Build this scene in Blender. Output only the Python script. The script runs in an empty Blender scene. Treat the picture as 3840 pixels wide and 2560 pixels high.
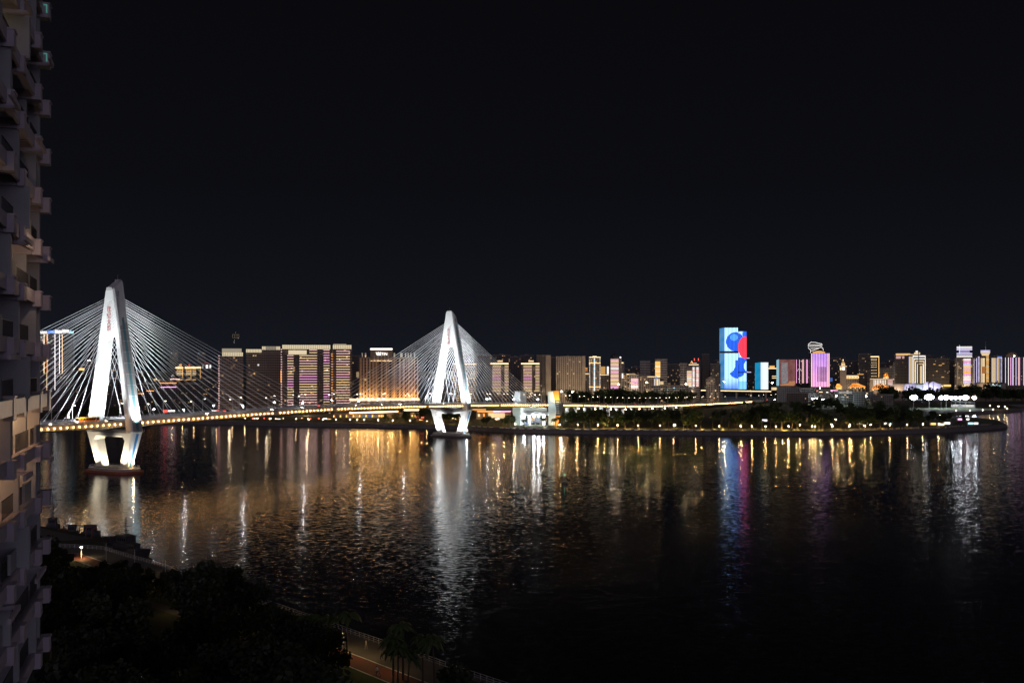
import bpy, bmesh, math, random
from mathutils import Vector, Matrix
random.seed(7)
S = bpy.context.scene
COL = S.collection
H, F, YH, CX = 56.2, 3774.0, 1387.0, 1920.0          # camera height, focal length and horizon, measured off the photograph

def W(px, py, Y): return Vector(((px-CX)/F*Y, Y, H-(py-YH)/F*Y))
def G(px, py, z=0.0):                                # the point of level ground (height z) seen at px, py
    Y = F*(H-z)/(py-YH)
    return Vector(((px-CX)/F*Y, Y, z))

# ------------------------------------------------------------------ objects
def tag(o, label=None, cat=None, group=None, kind=None):
    for k, v in (('label', label), ('category', cat), ('group', group), ('kind', kind)):
        if v: o[k] = v
    return o
def empty(name, loc=(0, 0, 0), rz=0.0, label=None, cat=None, group=None, parent=None):
    o = bpy.data.objects.new(name, None); COL.objects.link(o)
    o.location = loc; o.rotation_euler = (0, 0, rz); o.parent = parent
    return tag(o, label, cat, group)
def mesh_obj(name, me, parent=None, loc=(0, 0, 0)):
    o = bpy.data.objects.new(name, me); COL.objects.link(o); o.parent = parent; o.location = loc
    return o
def kids(o): return [c for c in bpy.data.objects if c.parent == o]
def dup(o, tree=None, parent=None):
    c = o.copy(); COL.objects.link(c); c.parent = parent
    for ch in (kids(o) if tree is None else tree.get(o.name, [])): dup(ch, tree, c)
    return c
class Proto:                                         # a thing kept with its list of parts, so that copies are quick
    def __init__(s, root): s.root = root; s.parts = kids(root); s.sub = {p.name: kids(p) for p in s.parts}; s.first = True
    def put(s, loc, rz=0.0, sc=1.0, label=None, group=None):
        if s.first: r = s.root; s.first = False
        else:
            r = s.root.copy(); COL.objects.link(r)
            for p in s.parts:
                q = p.copy(); COL.objects.link(q); q.parent = r
                for d in s.sub[p.name]:
                    e = d.copy(); COL.objects.link(e); e.parent = q
        r.location = loc; r.rotation_euler = (r.rotation_euler[0], r.rotation_euler[1], rz); r.scale = (sc, sc, sc)
        if label: r['label'] = label
        if group: r['group'] = group
        return r

class MB:                                            # gathers shapes and links them as ONE mesh object
    def __init__(s): s.v = []; s.f = []; s.uv = []; s.mi = []; s.m = 0
    def face(s, pts, uv=None):
        i = len(s.v); s.v += [tuple(p) for p in pts]; s.f.append(tuple(range(i, i+len(pts)))); s.uv.append(uv); s.mi.append(s.m); return s
    def hexa(s, b, t):                               # bottom ring and top ring of 4, counter-clockwise from above
        i = len(s.v); s.v += [tuple(p) for p in b]+[tuple(p) for p in t]
        for f in ((3, 2, 1, 0), (4, 5, 6, 7), (0, 1, 5, 4), (1, 2, 6, 5), (2, 3, 7, 6), (3, 0, 4, 7)):
            s.f.append(tuple(i+k for k in f)); s.mi.append(s.m)
            P = [Vector(s.v[i+k]) for k in f]; n = (P[1]-P[0]).cross(P[2]-P[1])
            if abs(n.z) > max(abs(n.x), abs(n.y)): s.uv.append([(-900-p.x, -900-p.y) for p in P])
            elif abs(n.x) > abs(n.y): s.uv.append([(p.y+300, p.z) for p in P])
            else: s.uv.append([(p.x, p.z) for p in P])
        return s
    def box(s, x0, x1, y0, y1, z0, z1):
        return s.hexa([(x0, y0, z0), (x1, y0, z0), (x1, y1, z0), (x0, y1, z0)], [(x0, y0, z1), (x1, y0, z1), (x1, y1, z1), (x0, y1, z1)])
    def obox(s, c, ax, ay, hx, hy, z0, z1):          # box turned to horizontal axes ax, ay
        c = Vector(c); ax = Vector(ax); ay = Vector(ay)
        q = [c-ax*hx-ay*hy, c+ax*hx-ay*hy, c+ax*hx+ay*hy, c-ax*hx+ay*hy]
        return s.hexa([(p.x, p.y, z0) for p in q], [(p.x, p.y, z1) for p in q])
    def tube(s, a, b, r, r2=None, n=6, cap=True):
        a = Vector(a); b = Vector(b); r2 = r if r2 is None else r2
        d = (b-a); d.normalize(); x = d.orthogonal().normalized(); y = d.cross(x); i = len(s.v)
        for c, q in ((a, r), (b, r2)):
            for k in range(n):
                t = 2*math.pi*k/n; s.v.append(tuple(c+x*math.cos(t)*q+y*math.sin(t)*q))
        for k in range(n):
            s.f.append((i+k, i+(k+1) % n, i+n+(k+1) % n, i+n+k)); s.uv.append(None); s.mi.append(s.m)
        if cap:
            s.f.append(tuple(i+k for k in range(n-1, -1, -1))); s.f.append(tuple(i+n+k for k in range(n)))
            s.uv += [None, None]; s.mi += [s.m, s.m]
        return s
    def path(s, pts, r, n=5):
        for a, b in zip(pts, pts[1:]): s.tube(a, b, r, n=n)
        return s
    def ball(s, c, r, n=8, m=5, sq=(1, 1, 1)):
        prof = [(math.sin(math.pi*j/m), -math.cos(math.pi*j/m)) for j in range(m+1)]
        return s.lathe(c, [(p*r*sq[0], z*r*sq[2]) for p, z in prof], n)
    def lathe(s, c, prof, n=12):
        c = Vector(c); i = len(s.v); m = len(prof)
        for r, z in prof:
            for k in range(n):
                t = 2*math.pi*k/n; s.v.append((c.x+r*math.cos(t), c.y+r*math.sin(t), c.z+z))
        for j in range(m-1):
            for k in range(n):
                s.f.append((i+j*n+k, i+j*n+(k+1) % n, i+(j+1)*n+(k+1) % n, i+(j+1)*n+k)); s.uv.append(None); s.mi.append(s.m)
        return s
    def prism(s, poly, a, b):                        # polygon of 3-D points pushed from offset a to offset b
        a = Vector(a); b = Vector(b); n = len(poly); P = [Vector(p) for p in poly]
        s.face([p+a for p in reversed(P)]); s.face([p+b for p in P])
        for k in range(n): s.face([P[k]+a, P[(k+1) % n]+a, P[(k+1) % n]+b, P[k]+b])
        return s
    def mesh(s, name, mats):
        me = bpy.data.meshes.new(name); me.from_pydata(s.v, [], s.f)
        for m in (mats if isinstance(mats, (list, tuple)) else [mats]): me.materials.append(m)
        if any(s.uv):
            L = me.uv_layers.new(name='UVMap').data; k = 0
            for f, u in zip(s.f, s.uv):
                for j in range(len(f)):
                    if u: L[k].uv = u[j]
                    k += 1
        if any(s.mi): me.polygons.foreach_set('material_index', s.mi)
        return me
    def build(s, name, mats, parent=None, loc=(0, 0, 0), smooth=False):
        me = s.mesh(name, mats)
        if smooth: me.polygons.foreach_set('use_smooth', [True]*len(me.polygons))
        return mesh_obj(name, me, parent, loc)

# ------------------------------------------------------------------ materials
class N:
    def __init__(s, name):
        s.mat = bpy.data.materials.new(name); s.mat.use_nodes = True; s.t = s.mat.node_tree; s.b = s.t.nodes['Principled BSDF']
    def new(s, k, **kw):
        n = s.t.nodes.new(k)
        for a, b in kw.items(): setattr(n, a, b)
        return n
    def inp(s, sock, v):
        if isinstance(v, bpy.types.NodeSocket): s.t.links.new(v, sock)
        elif isinstance(v, (tuple, list)) and sock.type == 'RGBA': sock.default_value = tuple(v)+((1,) if len(v) == 3 else ())
        else: sock.default_value = v
    def m(s, op, a, b=0.0, c=None):
        n = s.new('ShaderNodeMath', operation=op); s.inp(n.inputs[0], a); s.inp(n.inputs[1], b)
        if c is not None: s.inp(n.inputs[2], c)
        return n.outputs[0]
    def mix(s, f, a, b):
        n = s.new('ShaderNodeMix', data_type='RGBA'); s.inp(n.inputs['Factor'], f); s.inp(n.inputs[6], a); s.inp(n.inputs[7], b); return n.outputs[2]
    def uv(s):
        n = s.new('ShaderNodeTexCoord'); x = s.new('ShaderNodeSeparateXYZ'); s.t.links.new(n.outputs['UV'], x.inputs[0]); return x.outputs[0], x.outputs[1]
    def noise(s, scale, detail=3.0, coord='Object', vec=None):
        n = s.new('ShaderNodeTexNoise'); n.inputs['Scale'].default_value = scale; n.inputs['Detail'].default_value = detail
        if vec is None: vec = s.new('ShaderNodeTexCoord').outputs[coord]
        s.t.links.new(vec, n.inputs['Vector']); return n
    def step(s, a, lo, hi):                          # 1 where lo < a < hi
        return s.m('MULTIPLY', s.m('GREATER_THAN', a, lo), s.m('LESS_THAN', a, hi))
    def emitting(s, col, st, sampling='NONE'):
        s.inp(s.b.inputs['Emission Color'], col); s.inp(s.b.inputs['Emission Strength'], st); s.mat.cycles.emission_sampling = sampling
        return s.mat

def paint(name, col, rough=0.6, var=0.25, scale=0.6, metal=0.0, bump=0.0):
    n = N(name); no = n.noise(scale, 5.0)
    n.inp(n.b.inputs['Base Color'], n.mix(no.outputs[0], tuple(c*(1-var) for c in col), tuple(min(1, c*(1+var)) for c in col)))
    n.b.inputs['Roughness'].default_value = rough; n.b.inputs['Metallic'].default_value = metal
    if bump:
        b = n.new('ShaderNodeBump'); b.inputs['Strength'].default_value = bump; n.t.links.new(no.outputs[0], b.inputs['Height']); n.t.links.new(b.outputs[0], n.b.inputs['Normal'])
    return n.mat
def glow(name, col, st, sampling='NONE'):
    n = N(name); n.inp(n.b.inputs['Base Color'], (0.1, 0.1, 0.1)); return n.emitting(col, st, sampling)
def facade(name, wall, cw=3.2, ch=3.0, ww=.5, wh=.5, lit=.05, warm=.6, st=1.2, glass=(.015, .017, .02), band=0.0, seed=0.0):
    n = N(name); u, v = n.uv()
    cu = n.m('DIVIDE', u, cw); cv = n.m('DIVIDE', v, ch)
    fu = n.m('FRACT', n.m('ADD', cu, 400.0)); fv = n.m('FRACT', n.m('ADD', cv, 400.0))
    win = n.m('MULTIPLY', n.step(fu, (1-ww)/2, (1+ww)/2), n.step(fv, .25, .25+wh))
    win = n.m('MULTIPLY', win, n.m('GREATER_THAN', v, -300.0))
    cx = n.new('ShaderNodeCombineXYZ'); n.inp(cx.inputs[0], n.m('FLOOR', cu)); n.inp(cx.inputs[1], n.m('FLOOR', cv))
    oi = n.new('ShaderNodeObjectInfo'); n.inp(cx.inputs[2], n.m('MULTIPLY', oi.outputs['Random'], 91.0))
    wn = n.new('ShaderNodeTexWhiteNoise'); n.t.links.new(cx.outputs[0], wn.inputs['Vector'])
    sp = n.new('ShaderNodeSeparateColor'); n.t.links.new(wn.outputs['Color'], sp.inputs[0])
    on = n.m('MULTIPLY', n.m('LESS_THAN', wn.outputs['Value'], lit), win)
    c = n.mix(n.m('LESS_THAN', sp.outputs[0], warm), (.75, .88, 1.0), (1.0, .62, .28))
    no = n.noise(.15, 4.0)
    wc = n.mix(no.outputs[0], tuple(k*.75 for k in wall), tuple(k*1.2 for k in wall))
    if band: wc = n.mix(n.step(fv, .0, .14), wc, tuple(k*band for k in wall))
    n.inp(n.b.inputs['Base Color'], n.mix(win, wc, glass))
    n.inp(n.b.inputs['Roughness'], n.m('SUBTRACT', .75, n.m('MULTIPLY', win, .6)))
    return n.emitting(c, n.m('MULTIPLY', on, n.m('MULTIPLY_ADD', sp.outputs[1], st, st*.3)))

M = {}
M['concrete'] = paint('pale_concrete', (.62, .62, .60), .6, .08, .25)
M['side_panel'] = paint('grey_concrete', (.42, .42, .41), .6, .12, .3)
M['joint'] = paint('pale_joint', (.8, .8, .78), .5, .05)
M['blue'] = paint('blue_paint', (.05, .22, .46), .5, .1, .3); M['teal'] = paint('teal_paint', (.12, .27, .31), .5, .1, .3)
M['red_paint'] = paint('red_paint', (.42, .05, .03), .5, .2)
M['red_sign'] = glow('red_lettering', (1, .06, .04), .35)
M['fender'] = paint('rusty_fender', (.30, .10, .06), .8, .35, .8)
M['deck'] = paint('asphalt', (.06, .06, .06), .8, .2, 1.0)
M['girder'] = paint('deck_concrete', (.36, .34, .31), .7, .15, .4)
M['rail'] = paint('pale_steel', (.55, .56, .58), .45, .1)
M['dark_metal'] = paint('dark_steel', (.06, .06, .065), .5, .2)
M['cable'] = paint('white_sheath', (.85, .85, .87), .4, .03)
M['stone'] = paint('embankment_stone', (.13, .12, .11), .85, .4, .5)
M['trunk'] = paint('bark', (.10, .075, .05), .9, .3, 2.0)
M['leaf'] = paint('foliage', (.045, .075, .02), .6, .5, .5)
M['leaf_dark'] = paint('dark_foliage', (.03, .048, .018), .6, .5, .4)
M['palm_leaf'] = paint('palm_foliage', (.05, .075, .02), .5, .4, .8)
M['white_wall'] = paint('white_cladding', (.72, .76, .76), .5, .06, .1)
M['orange_wall'] = paint('orange_cladding', (.75, .30, .04), .6, .1, .1)
M['dark_wall'] = paint('dark_cladding', (.05, .05, .055), .5, .2, .2)
M['glass'] = paint('dark_glass', (.02, .022, .026), .12, .3, .3)
M['white_panel'] = paint('white_kerb_paint', (.75, .75, .72), .6, .1)
M['warm_lamp'] = glow('warm_lamp', (1, .72, .36), 320, 'AUTO')
M['edge_lamp'] = glow('edge_lamp', (1, .50, .15), 48, 'AUTO')
M['white_lamp'] = glow('white_lamp', (.92, .97, 1), 300, 'AUTO')
M['street_lamp'] = glow('street_lamp', (1, .80, .52), 60, 'AUTO')
M['cool_lamp'] = glow('cool_lamp', (.85, .93, 1), 34, 'AUTO')
M['head'] = glow('headlight', (1, .88, .68), 150)
M['tail'] = glow('tail_light', (1, .06, .03), 18)
LED = {}
def led(c, st):
    k = (c, st)
    if k not in LED:
        LED[k] = glow('led_light', {'w': (1, .95, .9), 'y': (1, .52, .13), 'o': (1, .36, .07), 'p': (1, .58, .55), 'm': (1, .42, .78), 'r': (1, .08, .05), 'b': (.12, .32, 1), 'c': (.4, .85, 1), 'l': (.72, .66, 1), 'a': (1, .72, .38)}[c], st)
    return LED[k]

# ------------------------------------------------------------------ camera, sky
cam = bpy.data.cameras.new('camera'); co = bpy.data.objects.new('camera', cam); COL.objects.link(co)
co.location = (0, 0, H); co.rotation_euler = (math.radians(90), 0, 0)
cam.sensor_width = 36; cam.lens = 36*F/3840; cam.shift_y = (YH-1280)/3840; cam.clip_end = 90000; cam.clip_start = .5
S.camera = co
S.view_settings.view_transform = 'Standard'; S.view_settings.look = 'None'; S.view_settings.exposure = 0; S.view_settings.gamma = 1
S.render.engine = 'CYCLES'; cy = S.cycles
cy.use_denoising = True; cy.max_bounces = 5; cy.diffuse_bounces = 2; cy.glossy_bounces = 3; cy.sample_clamp_indirect = 6; cy.use_light_tree = True
cy.caustics_reflective = False; cy.caustics_refractive = False
try: cy.denoiser = 'OPENIMAGEDENOISE'; cy.denoising_prefilter = 'ACCURATE'
except Exception: pass
wd = bpy.data.worlds.new('World'); S.world = wd; wd.use_nodes = True
nt = wd.node_tree; bg = nt.nodes['Background']
tc = nt.nodes.new('ShaderNodeTexCoord'); sx = nt.nodes.new('ShaderNodeSeparateXYZ'); nt.links.new(tc.outputs['Generated'], sx.inputs[0])
rp = nt.nodes.new('ShaderNodeValToRGB'); nt.links.new(sx.outputs[2], rp.inputs[0])
e = rp.color_ramp.elements; e[0].position = 0.0; e[0].color = (.0078, .0090, .0135, 1); e[1].position = .5; e[1].color = (.0024, .0022, .0028, 1)
q = e.new(.07); q.color = (.0056, .0063, .0096, 1); q = e.new(.18); q.color = (.0036, .0038, .0056, 1)
# unseen city glow behind the camera, added as fill for tower and fronts
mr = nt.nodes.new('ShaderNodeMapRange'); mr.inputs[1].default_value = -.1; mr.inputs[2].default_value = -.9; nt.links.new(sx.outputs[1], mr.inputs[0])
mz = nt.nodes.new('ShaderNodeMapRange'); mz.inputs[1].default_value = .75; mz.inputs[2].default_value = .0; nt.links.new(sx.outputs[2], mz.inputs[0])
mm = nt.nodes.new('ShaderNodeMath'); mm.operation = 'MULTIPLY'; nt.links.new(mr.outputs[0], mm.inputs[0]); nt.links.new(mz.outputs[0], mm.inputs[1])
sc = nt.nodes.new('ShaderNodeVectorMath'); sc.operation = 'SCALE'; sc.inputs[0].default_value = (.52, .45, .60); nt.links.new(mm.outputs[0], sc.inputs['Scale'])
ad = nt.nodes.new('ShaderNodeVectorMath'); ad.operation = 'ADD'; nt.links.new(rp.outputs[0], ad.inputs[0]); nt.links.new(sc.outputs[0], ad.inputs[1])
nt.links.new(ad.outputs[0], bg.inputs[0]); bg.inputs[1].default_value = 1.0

def spot(loc, target, power, col=(1, .97, .92), angle=60, blend=.6, size=.4):
    l = bpy.data.lights.new('floodlight_lamp', 'SPOT'); l.energy = power; l.color = col; l.spot_size = math.radians(angle); l.spot_blend = blend; l.shadow_soft_size = size
    o = bpy.data.objects.new('floodlight_lamp', l); COL.objects.link(o); o.location = loc
    o.rotation_euler = (Vector(target)-Vector(loc)).to_track_quat('-Z', 'Y').to_euler(); return o
def point(loc, power, col=(1, .7, .38), size=.3):
    l = bpy.data.lights.new('lamp_light', 'POINT'); l.energy = power; l.color = col; l.shadow_soft_size = size
    o = bpy.data.objects.new('lamp_light', l); COL.objects.link(o); o.location = loc; return o
# ------------------------------------------------------------------ water and land
n = N('river_water')
n.inp(n.b.inputs['Base Color'], (.011, .008, .007)); n.b.inputs['Roughness'].default_value = .115; n.b.inputs['IOR'].default_value = 1.333
g = n.new('ShaderNodeNewGeometry')
def wave(scale, stretch, amp, rot):
    mp = n.new('ShaderNodeMapping'); mp.inputs['Scale'].default_value = (stretch, 1, 1); mp.inputs['Rotation'].default_value = (0, 0, rot)
    n.t.links.new(g.outputs['Position'], mp.inputs['Vector'])
    no = n.noise(scale, 2.0, vec=mp.outputs[0])
    a = n.new('ShaderNodeVectorMath', operation='SUBTRACT'); n.t.links.new(no.outputs['Color'], a.inputs[0]); a.inputs[1].default_value = (.5, .5, .5)
    b = n.new('ShaderNodeVectorMath', operation='MULTIPLY'); n.t.links.new(a.outputs[0], b.inputs[0]); b.inputs[1].default_value = (amp*.5, amp, 0)
    return b.outputs[0]
sp = n.new('ShaderNodeSeparateXYZ'); n.t.links.new(g.outputs['Position'], sp.inputs[0])
calm = n.new('ShaderNodeMapRange'); calm.inputs[1].default_value = 250; calm.inputs[2].default_value = 900; calm.inputs[3].default_value = 1.0; calm.inputs[4].default_value = .85
n.t.links.new(sp.outputs[1], calm.inputs[0])
pat = n.noise(.006, 2.0, vec=g.outputs['Position'])
pm = n.new('ShaderNodeMapRange'); pm.inputs[1].default_value = .3; pm.inputs[2].default_value = .7; pm.inputs[3].default_value = .75; pm.inputs[4].default_value = 1.25; n.t.links.new(pat.outputs[0], pm.inputs[0])
def add(a, b):
    k = n.new('ShaderNodeVectorMath', operation='ADD'); n.t.links.new(a, k.inputs[0]); n.t.links.new(b, k.inputs[1]); return k.outputs[0]
tot = add(add(wave(.2, .5, .016, -.25), wave(1.15, .5, .20, .22)), wave(3.4, .65, .18, -.1))
sl = n.new('ShaderNodeVectorMath', operation='SCALE'); n.t.links.new(tot, sl.inputs[0]); n.t.links.new(n.m('MULTIPLY', calm.outputs[0], pm.outputs[0]), sl.inputs['Scale'])
up = n.new('ShaderNodeVectorMath', operation='ADD'); n.t.links.new(sl.outputs[0], up.inputs[0]); up.inputs[1].default_value = (0, 0, 1)
nn = n.new('ShaderNodeVectorMath', operation='NORMALIZE'); n.t.links.new(up.outputs[0], nn.inputs[0]); n.t.links.new(nn.outputs[0], n.b.inputs['Normal'])
M['water'] = n.mat
tag(MB().face([(-60000, -3000, 0), (60000, -3000, 0), (60000, 60000, 0), (-60000, 60000, 0)]).build('water', M['water']), kind='structure')

n = N('park_ground'); a = n.noise(.03, 6.0); b = n.noise(.6, 4.0)
n.inp(n.b.inputs['Base Color'], n.mix(b.outputs[0], n.mix(a.outputs[0], (.03, .045, .015), (.06, .055, .035)), (.05, .065, .02))); n.b.inputs['Roughness'].default_value = .9
M['ground'] = n.mat
M['paving'] = paint('paving', (.13, .12, .105), .8, .2, .8)
M['track'] = paint('red_track', (.20, .055, .035), .8, .15, .6)
M['lawn'] = paint('lawn', (.06, .10, .02), .9, .4, 1.5)

def sheet(name, pts, z, mat, kind='structure'):
    bm = bmesh.new(); vs = [bm.verts.new((p[0], p[1], z)) for p in pts]; es = [bm.edges.new((vs[i], vs[(i+1) % len(vs)])) for i in range(len(vs))]
    bmesh.ops.triangle_fill(bm, use_beauty=True, edges=es)
    bm.normal_update()
    for f in bm.faces:
        if f.normal.z < 0: f.normal_flip()
    me = bpy.data.meshes.new(name); bm.to_mesh(me); bm.free(); me.materials.append(mat)
    return tag(mesh_obj(name, me), kind=kind)
LZ = 3.6
shore_px = [(500, 1585), (800, 1590), (1040, 1597), (1400, 1602), (1540, 1605), (1640, 1607), (1760, 1613), (1925, 1623), (2138, 1626), (2499, 1630), (2700, 1632), (2950, 1633), (3200, 1632), (3400, 1626), (3560, 1620), (3700, 1611), (3782, 1603),
            (3745, 1586), (3660, 1576), (3580, 1571), (3548, 1564), (3560, 1557), (3650, 1553), (3750, 1548), (3837, 1541), (3812, 1531), (3770, 1525)]
SH = [G(*p) for p in shore_px]
SHORE = [Vector((-4000, 1071, 0)), Vector((-900, 1071, 0))]+SH+[Vector((1500, 1640, 0)), Vector((4000, 1700, 0)), Vector((30000, 1800, 0))]
far_ring = SHORE+[Vector((60000, 2000, 0)), Vector((60000, 59000, 0)), Vector((-60000, 59000, 0)), Vector((-60000, 1071, 0))]
def inset(P, d):                                     # moves a shore line inland
    out = []
    for i, p in enumerate(P):
        a = P[max(0, i-1)]; b = P[min(len(P)-1, i+1)]; t = (b-a).normalized(); out.append(p+Vector((-t.y, t.x, 0))*d)
    return out
IN = inset(SHORE, 2.2)
sheet('far_bank_ground', IN+far_ring[len(SHORE):], LZ, M['ground'])
k = MB()
for i in range(len(SHORE)-1):
    a, b, c, d = SHORE[i], SHORE[i+1], IN[i+1], IN[i]
    k.face([(a.x, a.y, -1.0), (b.x, b.y, -1.0), (c.x, c.y, LZ+.004), (d.x, d.y, LZ+.004)])
tag(k.build('embankment_slope', M['stone']), kind='structure')
def along(P, s):                                     # point and direction at distance s along a polyline
    for a, b in zip(P, P[1:]):
        L = (b-a).length
        if s <= L: return a.lerp(b, s/L), (b-a).normalized()
        s -= L
    return P[-1], (P[-1]-P[-2]).normalized()
PARK = SH[6:17]; PROM_A = inset(PARK, 9.0); PROM_B = inset(PARK, 13.5)
k = MB()
for i in range(len(PROM_A)-2): k.face([(p.x, p.y, LZ+.05) for p in (PROM_A[i], PROM_A[i+1], PROM_B[i+1], PROM_B[i])])
tag(k.build('promenade_path', M['paving']), kind='structure')
PB = SH[1:6]; QA = inset(PB, 5.0); QB = inset(PB, 10.0); k = MB()
for i in range(len(QA)-1): k.face([(p.x, p.y, LZ+.05) for p in (QA[i], QA[i+1], QB[i+1], QB[i])])
tag(k.build('quay_path', M['paving']), kind='structure')

# near bank
rail_px = [(279, 2054), (392, 2062), (477, 2089), (536, 2106), (628, 2134), (738, 2190), (955, 2249), (1070, 2291), (1249, 2353), (1346, 2389), (1491, 2438)]
RL = [G(p[0], p[1], 3.5) for p in rail_px]; RL = [Vector((-150, 302, 3.5))]+RL+[Vector((-9, 175, 3.5)), Vector((8, 157, 3.5)), Vector((30, 132, 3.5))]
near_edge = [Vector((p.x, p.y, 0)) for p in inset(RL, 1.2)]
NB = [Vector((-600, 360, 0)), Vector((-175, 352, 0)), Vector((-146, 330, 0)), Vector((-127, 316, 0))]+near_edge[2:]+[Vector((120, 60, 0)), Vector((300, -200, 0)), Vector((300, -900, 0)), Vector((-900, -900, 0)), Vector((-900, 360, 0))]
sheet('near_bank_ground', NB, 3.5, M['ground'])
k = MB()
for a, b in zip(NB[:-4], NB[1:-3]): k.face([(a.x, a.y, -1), (b.x, b.y, -1), (b.x, b.y, 3.5), (a.x, a.y, 3.5)])
tag(k.build('near_bank_quay_face', M['stone']), kind='structure')
def strip_sheet(name, P, a, b, z, mat):
    A = inset(P, -a); B = inset(P, -b); k = MB()
    for i in range(len(P)-1): k.face([(p.x, p.y, z) for p in (A[i], A[i+1], B[i+1], B[i])])
    return tag(k.build(name, mat), kind='structure')
strip_sheet('riverside_walk', RL, -.6, 7.5, 3.52, M['paving'])
strip_sheet('running_track', RL, 7.8, 12.3, 3.53, M['track'])
strip_sheet('path_lawn', RL, 12.6, 16.0, 3.53, M['lawn'])
strip_sheet('inner_path', RL, 16.2, 19.5, 3.52, M['paving'])
strip_sheet('track_kerb', RL, 7.5, 7.8, 3.6, M['white_panel'])
strip_sheet('lawn_kerb', RL, 12.3, 12.6, 3.6, M['white_panel'])
sheet('quay_paving', [(-230, 352), (-172, 349), (-147, 327), (-131, 315), (-150, 305), (-230, 312)], 3.53, M['paving'])
# ------------------------------------------------------------------ the bridge
PN = Vector((-219.4, 555.2, 0)); PF = Vector((-51.5, 850.8, 0))
U = (PF-PN).normalized(); V = Vector((U.y, -U.x, 0)); SPAN = (PF-PN).length; Z = Vector((0, 0, 1))
def B(t, v, z=0.0): return PN+U*t+V*v+Z*z
DK = [(-400, 24.0), (-170, 26.6), (-60, 27.8), (0, 28.3), (80, 29.5), (170, 30.3), (260, 29.2), (SPAN, 27.4), (420, 25.6), (SPAN+147, 23.6), (560, 21.0), (640, 17.6), (740, 14.2), (840, 12.0), (980, 10.0), (1150, 8.0), (1500, 5.5)]
def dz(t):
    for (a, za), (b, zb) in zip(DK, DK[1:]):
        if t <= b: return za+(zb-za)*(t-a)/(b-a)
    return DK[-1][1]
bridge = empty('cable_stayed_bridge', B(0, 0), 0, 'long white cable-stayed bridge with two floodlit A-shaped pylons crossing the river', 'bridge')
bridge.location = (0, 0, 0)
HW = 13.0
def sweep(mb, prof, t0, t1, step=10.0, off=0.0):     # a (v, z) outline carried along the deck
    n = max(1, int((t1-t0)/step)); rings = []
    for i in range(n+1):
        t = t0+(t1-t0)*i/n; z = dz(t)+off; rings.append([B(t, v, z+q) for v, q in prof])
    m = len(prof)
    for a, b in zip(rings, rings[1:]):
        for j in range(m): mb.face([a[j], b[j], b[(j+1) % m], a[(j+1) % m]])
    mb.face(rings[0][::-1]); mb.face(rings[-1])
T0, T1 = -330, 1250
k = MB(); sweep(k, [(HW, -.25), (HW, -2.6), (8.5, -3.4), (-8.5, -3.4), (-HW, -2.6), (-HW, -.25)], T0, T1); deck = k.build('deck_girder', M['girder'], bridge)
k = MB(); sweep(k, [(HW-.9, 0), (HW-.9, -.2), (-HW+.9, -.2), (-HW+.9, 0)], T0, T1); k.build('road_surface', M['deck'], deck)
for s in (1, -1):
    k = MB(); sweep(k, [(s*(HW+.15), .35), (s*(HW+.15), -.9), (s*(HW-.7), -.24), (s*(HW-.7), .35)][::s], T0, T1); k.build('edge_beam', M['girder'], bridge)
    k = MB()
    for z0, z1 in ((.55, .63), (.85, .93), (1.2, 1.34)): sweep(k, [(s*HW+.06, z1), (s*HW+.06, z0), (s*HW-.06, z0), (s*HW-.06, z1)], T0, T1)
    for t in range(-150, 700, 3):
        c = B(t, s*HW); k.obox(c, U, V, .06, .05, dz(t)+.33, dz(t)+1.3)
    k.build('railing', M['rail'], bridge)
    k = MB(); sweep(k, [(s*(HW-3.2)+.15, .75), (s*(HW-3.2)+.25, .0), (s*(HW-3.2)-.25, .0), (s*(HW-3.2)-.15, .75)], T0, 700); k.build('crash_barrier', M['rail'], bridge)
k = MB(); sweep(k, [(.2, .8), (.3, 0), (-.3, 0), (-.2, .8)], T0, 900); k.build('median_barrier', M['rail'], bridge)

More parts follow.
